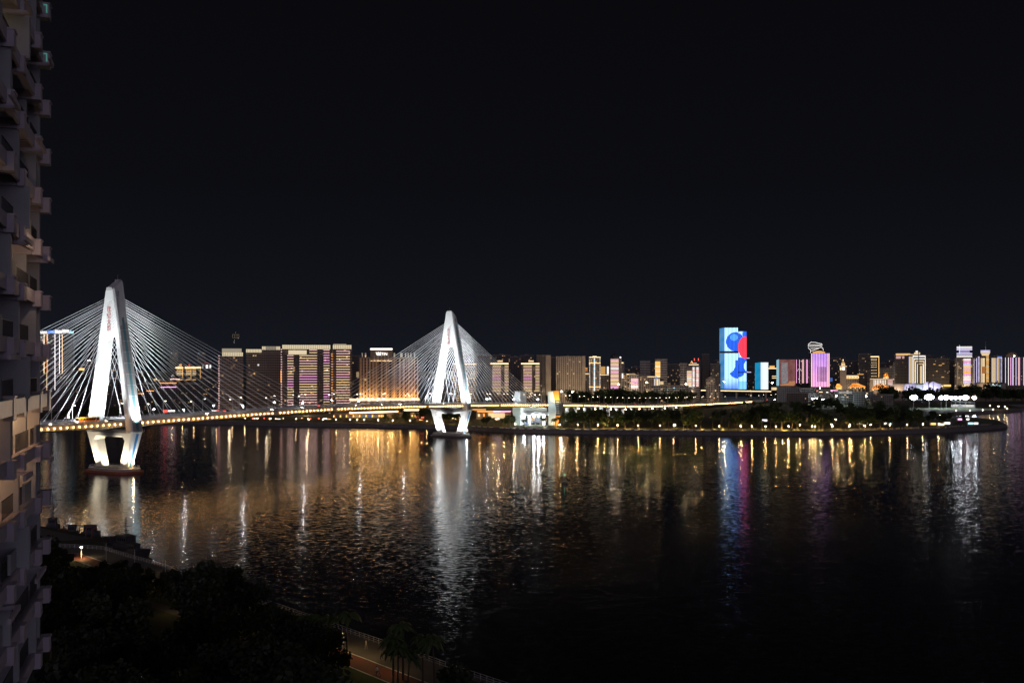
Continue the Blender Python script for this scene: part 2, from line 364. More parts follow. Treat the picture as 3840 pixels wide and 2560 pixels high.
zT0, zT1, zK, zB, zC = 100.7, 105.8, 22.6, 2.6, 19.6
wT, wK, wB, lT, lK, lB = 3.26, 19.1, 12.5, 3.35, 3.75, 2.3
def wo(z): return wK+(wT-wK)*(z-zK)/(zT1-3-zK) if z >= zK else wB+(wK-wB)*(z-zB)/(zK-zB)
def lo(z): return lK+(lT-lK)*(z-zK)/(zT1-3-zK) if z >= zK else lB+(lK-lB)*(z-zB)/(zK-zB)
def pylon_mesh(name, sgn):                           # sgn +1: higher on the +u side
    outer = [(-wB, zB), (wB, zB), (wo(12), 12), (wK-.5, zK-.9), (wK, zK), (wo(40), 40), (wo(60), 60), (wo(80), 80), (wT, 103), (-wT, 103), (-wo(80), 80), (-wo(60), 60), (-wo(40), 40), (-wK, zK), (-wK+.5, zK-.9), (-wo(12), 12)]
    za = 71.3; ri = wo(za)-4.6
    arch = [(-wo(zK)+5.7, zK+.02), (wo(zK)-5.7, zK+.02), (wo(45)-5.0, 45)]+[(ri*math.cos(a), za+ri*math.sin(a)) for a in [math.pi*i/10 for i in range(11)]]+[(-wo(45)+5.0, 45)]
    low = [(-6.1, zB), (6.1, zB), (11.6, zC-1.9), (10.2, zC), (-10.2, zC), (-11.6, zC-1.9)]
    # the lower opening runs down to the pile cap, so the outline is one ring with a notch
    ring = [(-wB, zB), (-6.1, zB), (-11.6, zC-1.9), (-10.2, zC), (10.2, zC), (11.6, zC-1.9), (6.1, zB)]+outer[1:]
    bm = bmesh.new()
    def zz(v, z, side):
        if z >= 102.9: return zT1 if side*sgn > 0 else zT0
        return z
    rings = []
    for side in (-1, 1):
        rr = []
        for loop in (ring, arch): rr.append([bm.verts.new(U*(side*lo(z))+V*v+Z*zz(v, z, side)) for v, z in loop])
        rings.append(rr)
    for a, b in zip(rings[0], rings[1]):
        for i in range(len(a)): bm.faces.new((a[i], a[(i+1) % len(a)], b[(i+1) % len(a)], b[i]))
    for rr in rings:
        es = []
        for loop in rr:
            for i in range(len(loop)):
                es.append(bm.edges.get((loop[i], loop[(i+1) % len(loop)])))
        bmesh.ops.triangle_fill(bm, use_beauty=True, edges=es)
    bmesh.ops.recalc_face_normals(bm, faces=bm.faces)
    ed = [x for x in bm.edges if len(x.link_faces) == 2 and x.calc_face_angle(0) > .8 and abs((x.verts[0].co-x.verts[1].co).normalized().dot(U)) < .5 and max(x.verts[0].co.z, x.verts[1].co.z) > 3 and min(x.verts[0].co.z, x.verts[1].co.z) < 100]
    bmesh.ops.bevel(bm, geom=ed, offset=.75, segments=1, affect='EDGES', clamp_overlap=True)
    me = bpy.data.meshes.new(name); bm.to_mesh(me); bm.free(); me.materials.append(M['concrete']); return me
def word_mesh(txt, size, depth, mat):
    c = bpy.data.curves.new('lettering', 'FONT'); c.body = txt; c.size = size; c.extrude = depth; c.align_x = 'CENTER'; c.align_y = 'CENTER'; c.resolution_u = 3
    o = bpy.data.objects.new('lettering', c); COL.objects.link(o); bpy.context.view_layer.update()
    dg = bpy.context.evaluated_depsgraph_get(); me = bpy.data.meshes.new_from_object(o.evaluated_get(dg)); bpy.data.objects.remove(o)
    me.materials.clear(); me.materials.append(mat); return me
HANZI = [word_mesh(ch, 3.4, .12, M['red_sign']) for ch in '世纪大桥']
def face_rot(nrm):                                   # stands a text mesh up, reading along x when seen against nrm
    n_ = Vector(nrm).normalized(); x = Z.cross(n_).normalized(); y = n_.cross(x); return Matrix((x, y, n_)).transposed().to_4x4()

def make_pylon(c, sgn, near):
    p = mesh_obj('pylon', pylon_mesh('pylon', sgn), bridge); p.location = c
    p['label'] = 'nearer pylon rising from a pile cap with a red fender' if near else 'farther pylon standing close to the far bank'
    fr = lambda z: -(lo(z)+.02)
    for ch, z in zip(HANZI, (89.3, 85.8, 82.3, 78.9)):
        o = mesh_obj('lettering', ch, p); o.matrix_local = Matrix.Translation(U*(fr(z)-.12)+Z*z) @ face_rot(-U)
    # dark grey cladding on the flanks, and the blue stripe that runs down them
    zs = [zB+.3, zK-1.0], [zK+.6, 99.6]
    for s in (1, -1):
        k = MB()
        for z0, z1 in zs:
            b2 = MB()
            nseg = 8
            for i in range(nseg):
                a = z0+(z1-z0)*i/nseg; b = z0+(z1-z0)*(i+1)/nseg
                def q(f, z, o): return U*(f*lo(z))+V*(s*(wo(z)+o))+Z*z
                if z0 > 20: k.face([q(-.78, a, .03), q(.78, a, .03), q(.78, b, .03), q(-.78, b, .03)][::s])
                w_ = .23
                b2.hexa([q(-w_, a, .0), q(w_, a, .0), q(w_, a, .10), q(-w_, a, .10)], [q(-w_, b, .0), q(w_, b, .0), q(w_, b, .10), q(-w_, b, .10)])
            b2.build('blue_stripe', M['teal'] if z0 > 20 else M['blue'], p)
        for z in range(30, 100, 6):
            q = lambda f, o, zz_: U*(f*lo(z))+V*(s*(wo(z)+o))+Z*zz_
            j = MB(); j.hexa([q(-.8, 0, z), q(.8, 0, z), q(.8, .08, z), q(-.8, .08, z)], [q(-.8, 0, z+.16), q(.8, 0, z+.16), q(.8, .08, z+.16), q(-.8, .08, z+.16)]); j.build('joint_band', M['joint'], p)
        k.build('side_panel', M['side_panel'], p)
    # walkway with railing on the crossbeam, brackets at the knees
    k = MB(); r = MB()
    for s in (1, -1):
        k.obox(U*(s*(lK+.5)), V, U, wK-1.5, .7, zK-.35, zK-.1)
        for i in range(-17, 18): r.obox(U*(s*(lK+1.1))+V*i, V, U, .05, .05, zK-.1, zK+1.05)
        for z in (zK+.45, zK+1.05): r.obox(U*(s*(lK+1.1)), V, U, wK-1.5, .05, z, z+.08)
        k.obox(V*(s*(wK+.9)), V, U, 1.2, 2.6, zK+.1, zK+.3)
        for i in (-2.5, 0, 2.5): r.obox(V*(s*(wK+2.0))+U*i, V, U, .05, .05, zK+.3, zK+1.4)
        r.obox(V*(s*(wK+2.0)), V, U, .05, 2.6, zK+1.32, zK+1.4)
    k.build('walkway', M['girder'], p); r.build('walkway_railing', M['rail'], p)
    # roof gear on the slanted top
    k = MB(); k.obox(U*(-sgn*2.6), U, V, .9, 2.2, zT0-.8, zT0+.9); k.build('roof_machinery', M['side_panel'], p); k = MB(); k.obox(U*(sgn*2.4), U, V, .8, 1.6, zT1-1.2, zT1+.5); k.tube(U*(sgn*2.2)+Z*zT1, U*(sgn*2.2)+Z*(zT1+3.2), .08)
    k.build('roof_machinery', M['side_panel'], p)
    # pile cap: long rounded platform with a fender
    def oval(rx, ry, n=28): return [V*(rx*math.copysign(abs(math.cos(a))**.55, math.cos(a)))+U*(ry*math.copysign(abs(math.sin(a))**.75, math.sin(a))) for a in [2*math.pi*i/n for i in range(n)]]
    k = MB(); k.prism([q for q in oval(17, 7.5)], Z*.8, Z*zB); k.prism(oval(14.2, 5.6), Z*(zB-.01), Z*(zB+.75)); k.build('pile_cap', M['girder'], p)
    k = MB(); k.prism(oval(18.6, 8.8), Z*-.6, Z*1.25); k.build('fender', M['fender'] if near else M['stone'], p)
    k = MB(); rr = oval(16.4, 7.0, 36)
    for i, q in enumerate(rr): k.tube(q+Z*zB, q+Z*(zB+1.1), .05, n=4); k.tube(q+Z*(zB+1.1), rr[(i+1) % len(rr)]+Z*(zB+1.1), .05, n=4)
    k.tube(V*15.6+Z*zB, V*15.6+Z*(zB+6), .09); k.tube(V*-15.2+Z*zB, V*-15.2+Z*(zB+5), .09)
    k.build('cap_railing', M['rail'], p)
    k = MB(); k.ball(V*15.6+Z*(zB+3), .35); k.build('cap_lamp', M['warm_lamp'] if near else M['white_lamp'], p)
    # floodlight fixtures, each with its lamp
    warm = (1, .86, .62) if near else (.93, .97, 1); whi = (.90, .97, 1); fx = MB(); fl = MB()
    def flood(pos, tgt, P, col, ang, vis=True):
        pos = Vector(pos); spot(c+pos, c+Vector(tgt), P, col, ang, .7, .5)
        if vis:
            d = (Vector(tgt)-pos).normalized(); fx.tube(pos-d*.9, pos-d*.35, .3, .42, n=8)
            fl.tube(pos-d*.34, pos-d*.30, .34, n=8)
    kk = 1.0 if near else 1.5
    for s in (1, -1):
        flood(U*-9+V*(s*9.0)+Z*(zB+1.2), U*-2+V*(s*13)+Z*13, 22000*kk, warm, 85)          # lower legs, front
        flood(V*(s*1.2)+Z*(zB+1.5), V*(s*10.5)+Z*12, 15000*kk, warm, 100)                 # lower legs, inner faces
        flood(U*0+V*(s*19.5)+Z*(zB+1.0), V*(s*15.5)+Z*12, 9000*kk, whi, 80)               # lower legs, flanks
        flood(V*(s*23.4)+Z*(zK+.8), V*(s*12)+Z*58, 150000*kk, whi, 64)                   # upper legs, flanks
        flood(U*-26+V*(s*6)+Z*29.4, V*(s*10)+Z*52, (145000 if near else 118000), whi, 105)                     # upper legs, front
        flood(U*26+V*(s*6)+Z*29.4, V*(s*10)+Z*52, 150000*kk, whi, 100)
        flood(U*-1+V*(-s*8.5)+Z*29.6, V*(s*11)+Z*46, 95000*kk, whi, 75)                   # upper legs, inner faces
    flood(U*-34+Z*29.6, Z*92, (330000 if near else 320000), whi, 30); 
    return p
make_pylon(PN, 1, True); make_pylon(PF, -1, False)

# stay cables: one object each for the 100 that show largest, the rest as one
stay = []
NC = 20
for pi, t0 in enumerate((0.0, SPAN)):
    for side in (1, -1):
        for d in (-1, 1):
            for i in range(NC):
                f = i/(NC-1); span = (163 if (d > 0) == (pi == 0) else 146)
                t = t0+d*(15+(span-15)*f); za = 68+27.5*f**.85
                a = PN+U*(t0+d*lo(za)*.7)+V*(side*(wo(za)-.2))+Z*za; b = B(t, side*(HW-1.2), dz(t)+.2)
                pri = (0 if pi == 0 else (1 if side > 0 and d > 0 else 2))
                stay.append((pri, a, b, i))
stay.sort(key=lambda x: x[0])
rest = MB()
for j, (pri, a, b, i) in enumerate(stay):
    k = MB() if j < 100 else rest
    r = .092 if pri == 0 else .12
    mid = (a+b)/2-Z*(a-b).length*.006
    k.tube(a, mid, r, n=5, cap=False).tube(mid, b, r, n=5, cap=False)
    if j < 100: k.build('stay_cable', M['cable'], bridge)
tag(rest.build('stay_cable', M['cable'], bridge), kind='stuff')
# floodlights along the deck that light the cables
fx = MB(); fl = MB()
for pi, t0 in enumerate((0.0, SPAN)):
    for side in (1, -1):
        for d in (-1, 1):
            for q in (38, 85, 140):
                if pi == 1 and d > 0 and q == 140: q = 132
                t = t0+d*q; p = B(t, side*(HW-.4), dz(t)+4.2)
                tg = PN+U*t0+V*(side*9)+Z*(80 if q > 60 else 70)
                spot(p, p.lerp(tg, .5)+Z*4, (105000 if pi == 0 else 190000)*(1 if q < 100 else 1.5), (.93, .92, 1), 64, .8, .3)
                c_ = MB().tube(B(t, side*(HW-.4), dz(t)+.3), p-Z*.3, .09).build('cable_floodlight', M['rail'], bridge); MB().ball(p, .3, 8, 5).build('lens', M['white_lamp'], c_)
# lamps under the edge of the deck
lampme = MB().ball((0, 0, 0), .27, 8, 6).mesh('edge_light', M['edge_lamp']); ts = []
for s in (1, -1):
    t = -160.0
    while t < 1180:
        g_ = int((t+400)/57.0); r_ = (t+400)-g_*57.0
        if r_ > 3.0: ts.append((s, t))
        t += 3.65
ts.sort(key=lambda a: (a[0] < 0, abs(a[1]-60)))
rest = MB()
for j, (s, t) in enumerate(ts):
    pos = B(t, s*(HW+.55), dz(t)-1.25)
    if j < 100: mesh_obj('edge_light', lampme, bridge, pos)
    else: rest.ball(pos, .27, 6, 4)
tag(rest.build('edge_light', M['edge_lamp'], bridge), kind='stuff')
# piers of the approach viaduct, lit white from above
k0 = []
for i in range(9):
    t = SPAN+147+62+i*42
    for s in (1, -1):
        k = MB(); c = B(t, s*5.5); z = dz(t)-3.4
        k.obox(c, U, V, 1.0, 1.5, LZ-.5, z-1.2); k.hexa([c+U*a*1.0+V*b*1.5+Z*(z-1.2) for a, b in ((-1, -1), (-1, 1), (1, 1), (1, -1))][::-1], [c+U*a*1.4+V*b*2.4+Z*z for a, b in ((-1, -1), (-1, 1), (1, 1), (1, -1))][::-1])
        k.build('viaduct_pier', M['concrete'], bridge)
    MB().ball(B(t-4, 0, z-1.0), .5).build('pier_lamp', M['street_lamp'], bridge)
    if i < 5: point(B(t-6, 2, z-2.2), 2200, (.85, .93, 1), .6)
# bridgehead building at the far end of the stays: two canted white slabs, orange on one side, with a gallery between
HD = SPAN+143
bh = empty('bridgehead_building', (0, 0, 0), 0, 'white canted gate tower building with orange flank where the bridge meets the far bank', 'building')
def slab(px0, px1, pxm, pym, ytop0, ytop1, ybot, Y, th):
    P = lambda x, y: W(x, y, Y)
    k = MB(); out = [P(*p) for p in ((pxm, pym), (px0+10, ybot), (px1-2, ybot), (px1, ytop1+9), (px1-2, ytop1), (px0, ytop0))]
    k.prism(out, Vector((0, 0, 0)), Vector((0, th, 0))); return k
k = MB(); Y0 = 948
L1 = [W(*p, Y0) for p in ((1921, 1540), (1929, 1594), (1951, 1594), (1951, 1468), (1931, 1466), (1925, 1512))]
k.prism(L1, Vector((0, 0, 0)), Vector((6, 22, 0))); k.build('gate_slab', M['white_wall'], bh)
R1 = [W(*p, 945) for p in ((2056, 1530), (2056, 1594), (2079, 1594), (2086, 1540), (2079, 1498), (2073, 1466), (2054, 1469))]
k = MB(); k.prism(R1, Vector((0, 0, 0)), Vector((.1, 2.0, 0))); k.build('gate_slab', M['white_wall'], bh)
k = MB(); k.prism([W(*p, 947.1) for p in ((2073.3, 1466), (2079.3, 1500), (2099, 1500), (2095, 1465))], Vector((0, 0, 0)), Vector((1, 17, 0))); k.build('orange_flank', M['orange_wall'], bh)
k = MB(); k.prism([W(*p, 947.1) for p in ((2079.3, 1500.4), (2086, 1540), (2083, 1558), (2104, 1558), (2110, 1540), (2112, 1515), (2099, 1500.4))], Vector((0, 0, 0)), Vector((1, 16, 0))); k.build('dark_flank', M['dark_wall'], bh)
k = MB(); k.prism([W(*p, 947.1) for p in ((2083, 1558.4), (2079, 1596), (2090, 1596), (2101, 1558.4))], Vector((0, 0, 0)), Vector((1, 14, 0))); k.build('orange_flank', M['orange_wall'], bh)
k = MB()
for i in range(7):
    a = W(2083+i*.3, 1506+i*7, 946.6); k.box(a.x, a.x+3.2, a.y, a.y+.4, a.z-.35, a.z)
k.build('louvre', M['rail'], bh)
k = MB(); a = W(1952, 1528, 962); b = W(2055, 1541, 962); k.box(a.x+4, b.x-1, 962, 974, b.z, a.z); k.build('gallery_beam', M['white_wall'], bh)
k = MB(); a = W(1952, 1545, 960); b = W(2055, 1556, 960); k.box(a.x+2, b.x, 960, 972, b.z, a.z); k.build('gallery', M['side_panel'], bh)
k = MB()
for i in range(26): k.box(a.x+2.6+i*.9, a.x+3.1+i*.9, 959.8, 959.95, b.z+.4, a.z-.5)
k.build('gallery_window', M['glass'], bh)
k = MB()
for px in (1985, 2040): c = W(px, 1594, 964); k.tube((c.x, 964, LZ-.3), (c.x, 964, b.z), 1.5, n=14)
k.build('gallery_column', M['white_wall'], bh)
k = MB(); a = W(1953, 1565, 973); b = W(2050, 1594, 973); k.box(a.x, b.x, 973, 985, LZ, a.z); k.build('ground_floor_wall', facade('shop_front', (.16, .16, .2), 4.5, 6, .75, .6, .5, .25, .5), bh)
k = MB(); a = W(1956, 1575, 972.6); b = W(1975, 1592, 972.6); k.box(a.x, b.x, 972.6, 972.9, b.z, a.z); k.build('blue_sign', led('b', .9), bh)
k = MB()
for px in (1965, 2002, 2020, 2038): k.ball(W(px, 1560, 958.6), .75, 10, 6)
k.build('gallery_lamp', M['white_lamp'], bh)
for px in (1965, 2002, 2020, 2038): q = W(px, 1561.5, 957.5); point(q, 900, (.9, .95, 1), .6)
q = W(1935, 1594, 925); spot(q, W(1937, 1540, 948), 9000, (.72, 1, .98), 95)
q = W(2062, 1594, 922); spot(q, W(2066, 1530, 945), 9000, (.72, 1, .98), 95)
q = W(1938, 1512, 926); spot(q, W(1938, 1484, 948), 15000, (.9, .97, 1), 100)
q = W(2066, 1515, 928); spot(q, W(2066, 1480, 945), 5000, (.8, 1, 1), 100)
q = W(2096, 1502, 938); spot(q, W(2088, 1480, 950), 9000, (1, .75, .3), 100)
q = W(2098, 1592, 938); spot(q, W(2090, 1578, 949), 5000, (1, .7, .3), 100)
# ------------------------------------------------------------------ the city
class Bld:
    """A building whose front is x0..x1 wide in the photograph and stands at depth Y; the local frame has its front at y = 0."""
    def __init__(s, name, label, cat, x0, x1, yt, Y, base=LZ, dep=18, turn=.9, group=None):
        s.Y = Y; s.xc = (x0+x1)/2; X = (s.xc-CX)/F*Y; th = math.atan(X/Y)*turn; s.k = Y*math.cos(th)/F
        s.base = base-.3; s.w = (x1-x0)*s.k; s.h = H-(yt-YH)/F*Y-s.base; s.d = dep
        s.root = empty(name, (X, Y, s.base), -th, label, cat, group); s.n = {}
    def x(s, px): return (px-s.xc)*s.k
    def z(s, py): return H-(py-YH)/F*s.Y-s.base
    def part(s, name, mb, mat, smooth=False): return mb.build(name, mat, s.root, smooth=smooth)
    def body(s, mat, bays=None, z1=None, parapet=True, pil=0, name='wall'):
        z1 = z1 or s.h; k = MB(); w = s.w/2
        for a, b, off in (bays or [(0, 1, 0)]): k.box(-w+s.w*a, -w+s.w*b, off, s.d, 0, z1)
        s.part(name, k, mat)
        if parapet:
            k = MB(); k.box(-w-.3, w+.3, -.4, s.d+.3, z1+.002, z1+.9); s.part('parapet', k, M['parapet'])
        if pil:
            k = MB()
            for i in range(pil+1):
                c = -w+s.w*i/pil; k.box(c-.4, c+.4, -.55, -.02, 0, z1-.5)
            s.part('pilaster', k, mat)
        return s
    def block(s, px0, px1, py0, py1, mat, y0=2.0, y1=None, name='roof_block'):
        k = MB(); k.box(s.x(px0), s.x(px1), y0, y1 or s.d-2, s.z(py1), s.z(py0)); return s.part(name, k, mat)
    def hstrips(s, px0, px1, py0, py1, step, cols, st=2.2, t=.36, name='light_strip', off=-.25, wob=0):
        me = {}; i = 0; py = py0
        while py <= py1+.01:
            c = cols[int(i*.55+wob) % len(cols)] if len(cols) > 2 else cols[i % len(cols)]
            if c != '-':
                if c not in me: me[c] = MB().box(s.x(px0), s.x(px1), off, -.02, -t/2, t/2).mesh(name, led(c, st))
                mesh_obj(name, me[c], s.root, (0, 0, s.z(py)))
            i += 1; py += step
        return s
    def vstrips(s, pxs, py0, py1, cols, st=2.2, t=.45, name='light_line'):
        for i, px in enumerate(pxs):
            MB().box(s.x(px)-t/2, s.x(px)+t/2, -.3, -.02, s.z(py1), s.z(py0)).build(name, led(cols[i % len(cols)], st), s.root)
        return s
    def ticks(s, px, py0, py1, step, c, st=2, w=1.4, h=.6):      # small lamps climbing a corner: one pattern
        k = MB(); py = py0
        while py <= py1: k.box(s.x(px)-w/2, s.x(px)+w/2, -.3, -.02, s.z(py)-h/2, s.z(py)+h/2); py += step
        s.part('corner_lights', k, led(c, st)); return s
    def grid_crown(s, px0, px1, py0, py1, nx, mat, y1=None):     # lit lattice screen on the roof: lit wall behind dark bars
        k = MB(); k.box(s.x(px0), s.x(px1), .3, y1 or s.d*.6, s.z(py1), s.z(py0)); s.part('roof_lantern', k, mat)
        k = MB(); a, b, z0, z1 = s.x(px0), s.x(px1), s.z(py1), s.z(py0); n_ = max(2, int((z1-z0)/1.6))
        for i in range(nx+1): c = a+(b-a)*i/nx; k.box(c-.16, c+.16, -.05, .28, z0, z1)
        for i in range(n_+1): z = z0+(z1-z0)*i/n_; k.box(a, b, -.12, -.051, z-.08, z+.08)
        s.part('roof_lattice', k, M['dark_metal']); return s
M['parapet'] = paint('parapet_concrete', (.22, .19, .17), .8, .2, .3)
FC = {}
FC['dark'] = facade('dark_tower', (.10, .085, .075), 2.6, 3.05, .5, .42, .03, .5, .6)
FC['darker'] = facade('unlit_tower', (.055, .05, .05), 2.8, 3.1, .5, .42, .025, .5, .55)
FC['far'] = facade('distant_tower', (.075, .07, .072), 3.0, 3.2, .5, .42, .09, .6, .65)
FC['brown'] = facade('brown_tower', (.20, .145, .105), 2.6, 3.0, .6, .5, .03, .5, .6, band=1.6)
FC['resid'] = facade('strip_tower', (.16, .115, .085), 2.6, 3.0, .7, .55, .05, .55, .6)
FC['beige'] = facade('beige_tower', (.40, .33, .26), 3.1, 3.05, .48, .52, .05, .4, 1.0)
FC['beige2'] = facade('cream_tower', (.36, .32, .28), 3.6, 3.2, .5, .5, .08, .6, 1.0)
FC['plain'] = facade('plain_wall', (.40, .33, .26), 6, 3.05, .05, .1, .0, .5, 0)
FC['grey'] = facade('grey_offices', (.20, .20, .205), 3.4, 3.3, .75, .42, .05, .4, 1.2)
FC['louvre'] = facade('louvred_tower', (.33, .30, .28), 30, 2.9, .98, .5, .0, .5, 0)
FC['warmgrid'] = facade('warm_lit_tower', (.20, .15, .11), 3.6, 3.2, .62, .32, .62, .93, 1.5)
FC['blue'] = facade('blue_lit_tower', (.05, .055, .07), 3.6, 3.2, .5, .4, .13, .2, 1.0)
FC['podium'] = facade('podium_front', (.30, .22, .15), 5, 5, .6, .55, .5, .85, .9)
M['lantern'] = glow('lantern_glass', (1, .82, .52), .75)
M['lantern_dim'] = glow('dim_lantern_glass', (1, .84, .6), .28)

# far left, beyond the nearer pylon
b = Bld('apartment_tower', 'dark tower with bright jagged roof lights and five tall white light lines', 'tower', 120, 276, 1252, 1250)
b.body(FC['dark'], [(0, .3, 1), (.3, .7, 0), (.7, 1, 1.5)])
for i, (a, c) in enumerate(((150, 178), (178, 206), (206, 232), (232, 258), (258, 276))):
    k = MB()
    for j in range(int((c-a)/1.6)): p = a+j*1.6; k.box(b.x(p), b.x(p+1.0), -.3, .2, b.z(1253-i*2+6*(i == 4)), b.z(1241-i*3+random.random()*5+8*(i == 4)))
    b.part('roof_lights', k, led('bwwcw'[i-1] if i else 'w', 1.9))
b.vstrips([166, 177, 206, 222.5, 233], 1252, 1400, ['a', 'o', 'w', 'w', 'a'], 2.0, .6); b.vstrips([206], 1400, 1462, ['w'], 2, .6); b.vstrips([176], 1400, 1490, ['a'], 1.5, .5)
for i, (x0, x1, yt, Y, m, lab) in enumerate(((282, 350, 1372, 1420, 'darker', 'low dark tower with a yellow sign on its roof'), (318, 349, 1356, 1600, 'darker', 'slim dark tower with a white light bar on its roof'),
        (236, 300, 1392, 1380, 'darker', 'unlit tower beside the tall white light lines'), (412, 470, 1352, 1500, 'far', 'dim tower seen between the legs of the nearer pylon'), (470, 540, 1400, 1450, 'darker', 'wide unlit block just beyond the nearer pylon'),
        (380, 440, 1420, 1380, 'darker', 'low unlit block behind the inner stays of the nearer pylon'), (518, 580, 1440, 1330, 'darker', 'low dark block with one orange roof line'),
        (575, 640, 1428, 1500, 'darker', 'dark block whose flat roof has short yellow lamps'), (600, 666, 1433, 1300, 'darker', 'dark apartment block with two pink lines across it'),
        (664, 760, 1440, 1400, 'far', 'long dark block with scattered white windows under the gold towers'), (752, 822, 1418, 1350, 'far', 'dark block with few white windows beside the ladder-lit tower'))):
    d = Bld('apartment_block', lab, 'apartment block', x0, x1, yt, Y); d.body(FC[m], [(0, .45, 0), (.45, 1, 1.2)]); d.block(x0+(x1-x0)*.3, x0+(x1-x0)*.6, yt-7, yt-1, M['parapet'])
    if i == 0: d.hstrips(296, 316, 1382, 1386, 4, 'y', 2.4, 1.2)
    if i == 1: d.hstrips(327, 341, 1351, 1351, 4, 'w', 3, 1.0)
    if i == 6: d.hstrips(519, 540, 1475, 1475, 4, 'o', 2, .8); d.hstrips(549, 577, 1465, 1465, 4, 'o', 2, .8)
    if i == 7: d.hstrips(577, 590, 1422, 1422, 4, 'y', 2.2, .9); d.hstrips(591, 601, 1426, 1426, 4, 'y', 2.2, .9)
    if i == 8: d.hstrips(601, 662, 1436, 1436, 4, 'o', 2, .8); d.hstrips(601, 662, 1451, 1451, 4, 'm', 2, .8)
    if i == 9: d.hstrips(640, 674, 1421, 1421, 4, 'p', 2, .8)
for x0, x1, lab in ((658, 687, 'gold-lit tower with a red crown, first of three in a row'), (693, 718, 'gold-lit tower in the middle of the row of three'), (718, 753, 'widest gold-lit tower of the row, with one tall gold edge')):
    d = Bld('gold_lit_tower', lab, 'tower', x0, x1, 1375, 2200, dep=14); d.body(FC['darker']); d.hstrips(x0, x1, 1375, 1379, 4, 'a', 2.4, 1.6)
    d.hstrips(x0+4, x1-(3 if x1 < 740 else 18), 1384, 1428, 6.5, ['y', 'a', '-', 'y', 'y', 'a', '-'], 1.7, 1.0); d.vstrips([x1-2], 1378, 1415 if x1 < 700 else 1420, ['y'], 1.3, 1.0)
    if x0 < 700: d.block(x0+14, x1-6, 1364, 1373, led('r' if x0 > 690 else 'y', .9), 3, 8)
d = Bld('white_crowned_tower', 'dark tower with white lit frames on its top beside the gold towers', 'tower', 760, 792, 1366, 2300, dep=14); d.body(FC['darker']); d.block(772, 780, 1368, 1381, led('w', 1.6), -.3, -.05, 'roof_light'); d.block(786, 791, 1368, 1379, led('w', 1.6), -.3, -.05, 'roof_light'); d.vstrips([761], 1368, 1380, ['w'], 1.3, .7); d.hstrips(765, 786, 1361, 1364, 4, 'r', 1, .6)
for x0, x1, lab in ((636, 667, 'tall faint tower with blue and yellow lamps at its head'), (738, 770, 'tall faint tower with a gold and a blue lamp at its head')):
    d = Bld('faint_tower', lab, 'tower', x0, x1, 1322, 2700, dep=16); d.body(FC['far'], z1=d.h)
    for px, c in ((x0+6, 'c'), (x0+22, 'y')): d.block(px, px+3, 1322, 1327, led(c, .9), -.4, -.05, 'roof_light')
# shop signs at the waterside road beyond the bridge
for x0, x1, y0, y1, c, lab in ((612, 628, 1536, 1546, 'r', 'red lit shop sign on the far waterside road'), (630, 656, 1537, 1543, 'w', 'white lit shop sign beside the red one'), (690, 704, 1541, 1546, 'w', 'small white lit billboard over the deck railing'), (794, 812, 1537, 1542, 'w', 'white lit sign above the deck near the ladder-lit tower'), (812, 822, 1536, 1543, 'r', 'red lit sign above the deck near the ladder-lit tower')):
    d = Bld('lit_billboard', lab, 'billboard', x0, x1, y0, 1160, dep=.5); k = MB(); w = d.w/2
    k.box(-w, w, 0, .4, d.z(y1), d.h); d.part('sign_panel', k, led(c, 1.6)); k = MB(); k.box(-w+.4, -w+.7, .41, .6, 0, d.h); k.box(w-.7, w-.4, .41, .6, 0, d.h); d.part('post', k, M['dark_metal'])

# the riverside apartment towers with light ladders
b = Bld('apartment_tower', 'dark apartment tower with one ladder of pink light strips and a lit lattice crown', 'tower', 818, 912, 1338, 1200)
b.body(FC['brown'], [(0, .18, 0), (.18, .45, -.6), (.45, .72, .8), (.72, 1, 0)]); b.grid_crown(833, 911, 1321, 1337, 12, M['lantern']); b.block(832, 905, 1306, 1320, M['lantern_dim'], 6, 14, 'roof_lantern')
b.hstrips(836, 857, 1348, 1536, 9.3, 'aapapmpa', 1.9); b.ticks(821.5, 1334, 1536, 9.3, 'p')
b = Bld('apartment_tower', 'stepped brown apartment tower with two lit crowns and unlit windows', 'tower', 923, 1052, 1324, 1235)
b.body(FC['brown'], [(0, .2, 0), (.2, .42, .9), (.42, .62, -.4), (.62, .82, .7), (.82, 1, 0)]); b.block(982, 1051, 1312, 1323, FC['brown'], 0, 16, 'upper_wall')
b.grid_crown(923, 981, 1309, 1323, 10, M['lantern']); b.grid_crown(982, 1051, 1298, 1311, 12, M['lantern_dim']); b.block(983, 996, 1299, 1311, M['lantern'], .25, 2, 'roof_lantern'); b.block(1036, 1050, 1299, 1311, M['lantern'], .25, 2, 'roof_lantern')
for px, py in ((951, 1397), (966, 1365)): b.block(px, px+6, py, py+6, led('w' if px > 960 else 'y', .9), -.75, -.62, 'lit_window')
b = Bld('apartment_tower', 'broad apartment tower with wide pink and gold strips in four columns', 'tower', 1057, 1241, 1310, 1200, dep=22)
b.body(FC['resid'], [(0, .1, 2), (.1, .25, 0), (.25, .345, 2.2), (.345, .72, 0), (.72, .835, 2.2), (.835, 1, 0)], z1=b.z(1330)); k = MB(); k.box(b.x(1150), b.x(1241), .05, 22, b.z(1330)+.01, b.h); k.box(b.x(1059), b.x(1150), 4, 22, b.z(1330)+.01, b.h); b.part('upper_wall', k, FC['resid'])
b.grid_crown(1059, 1239, 1293, 1308, 26, M['lantern']); k = MB(); k.box(b.x(1082), b.x(1150), -.4, 3.9, b.z(1329), b.z(1313)); b.part('roof_lantern', k, M['lantern'])
P1 = 'papapmmaapp'
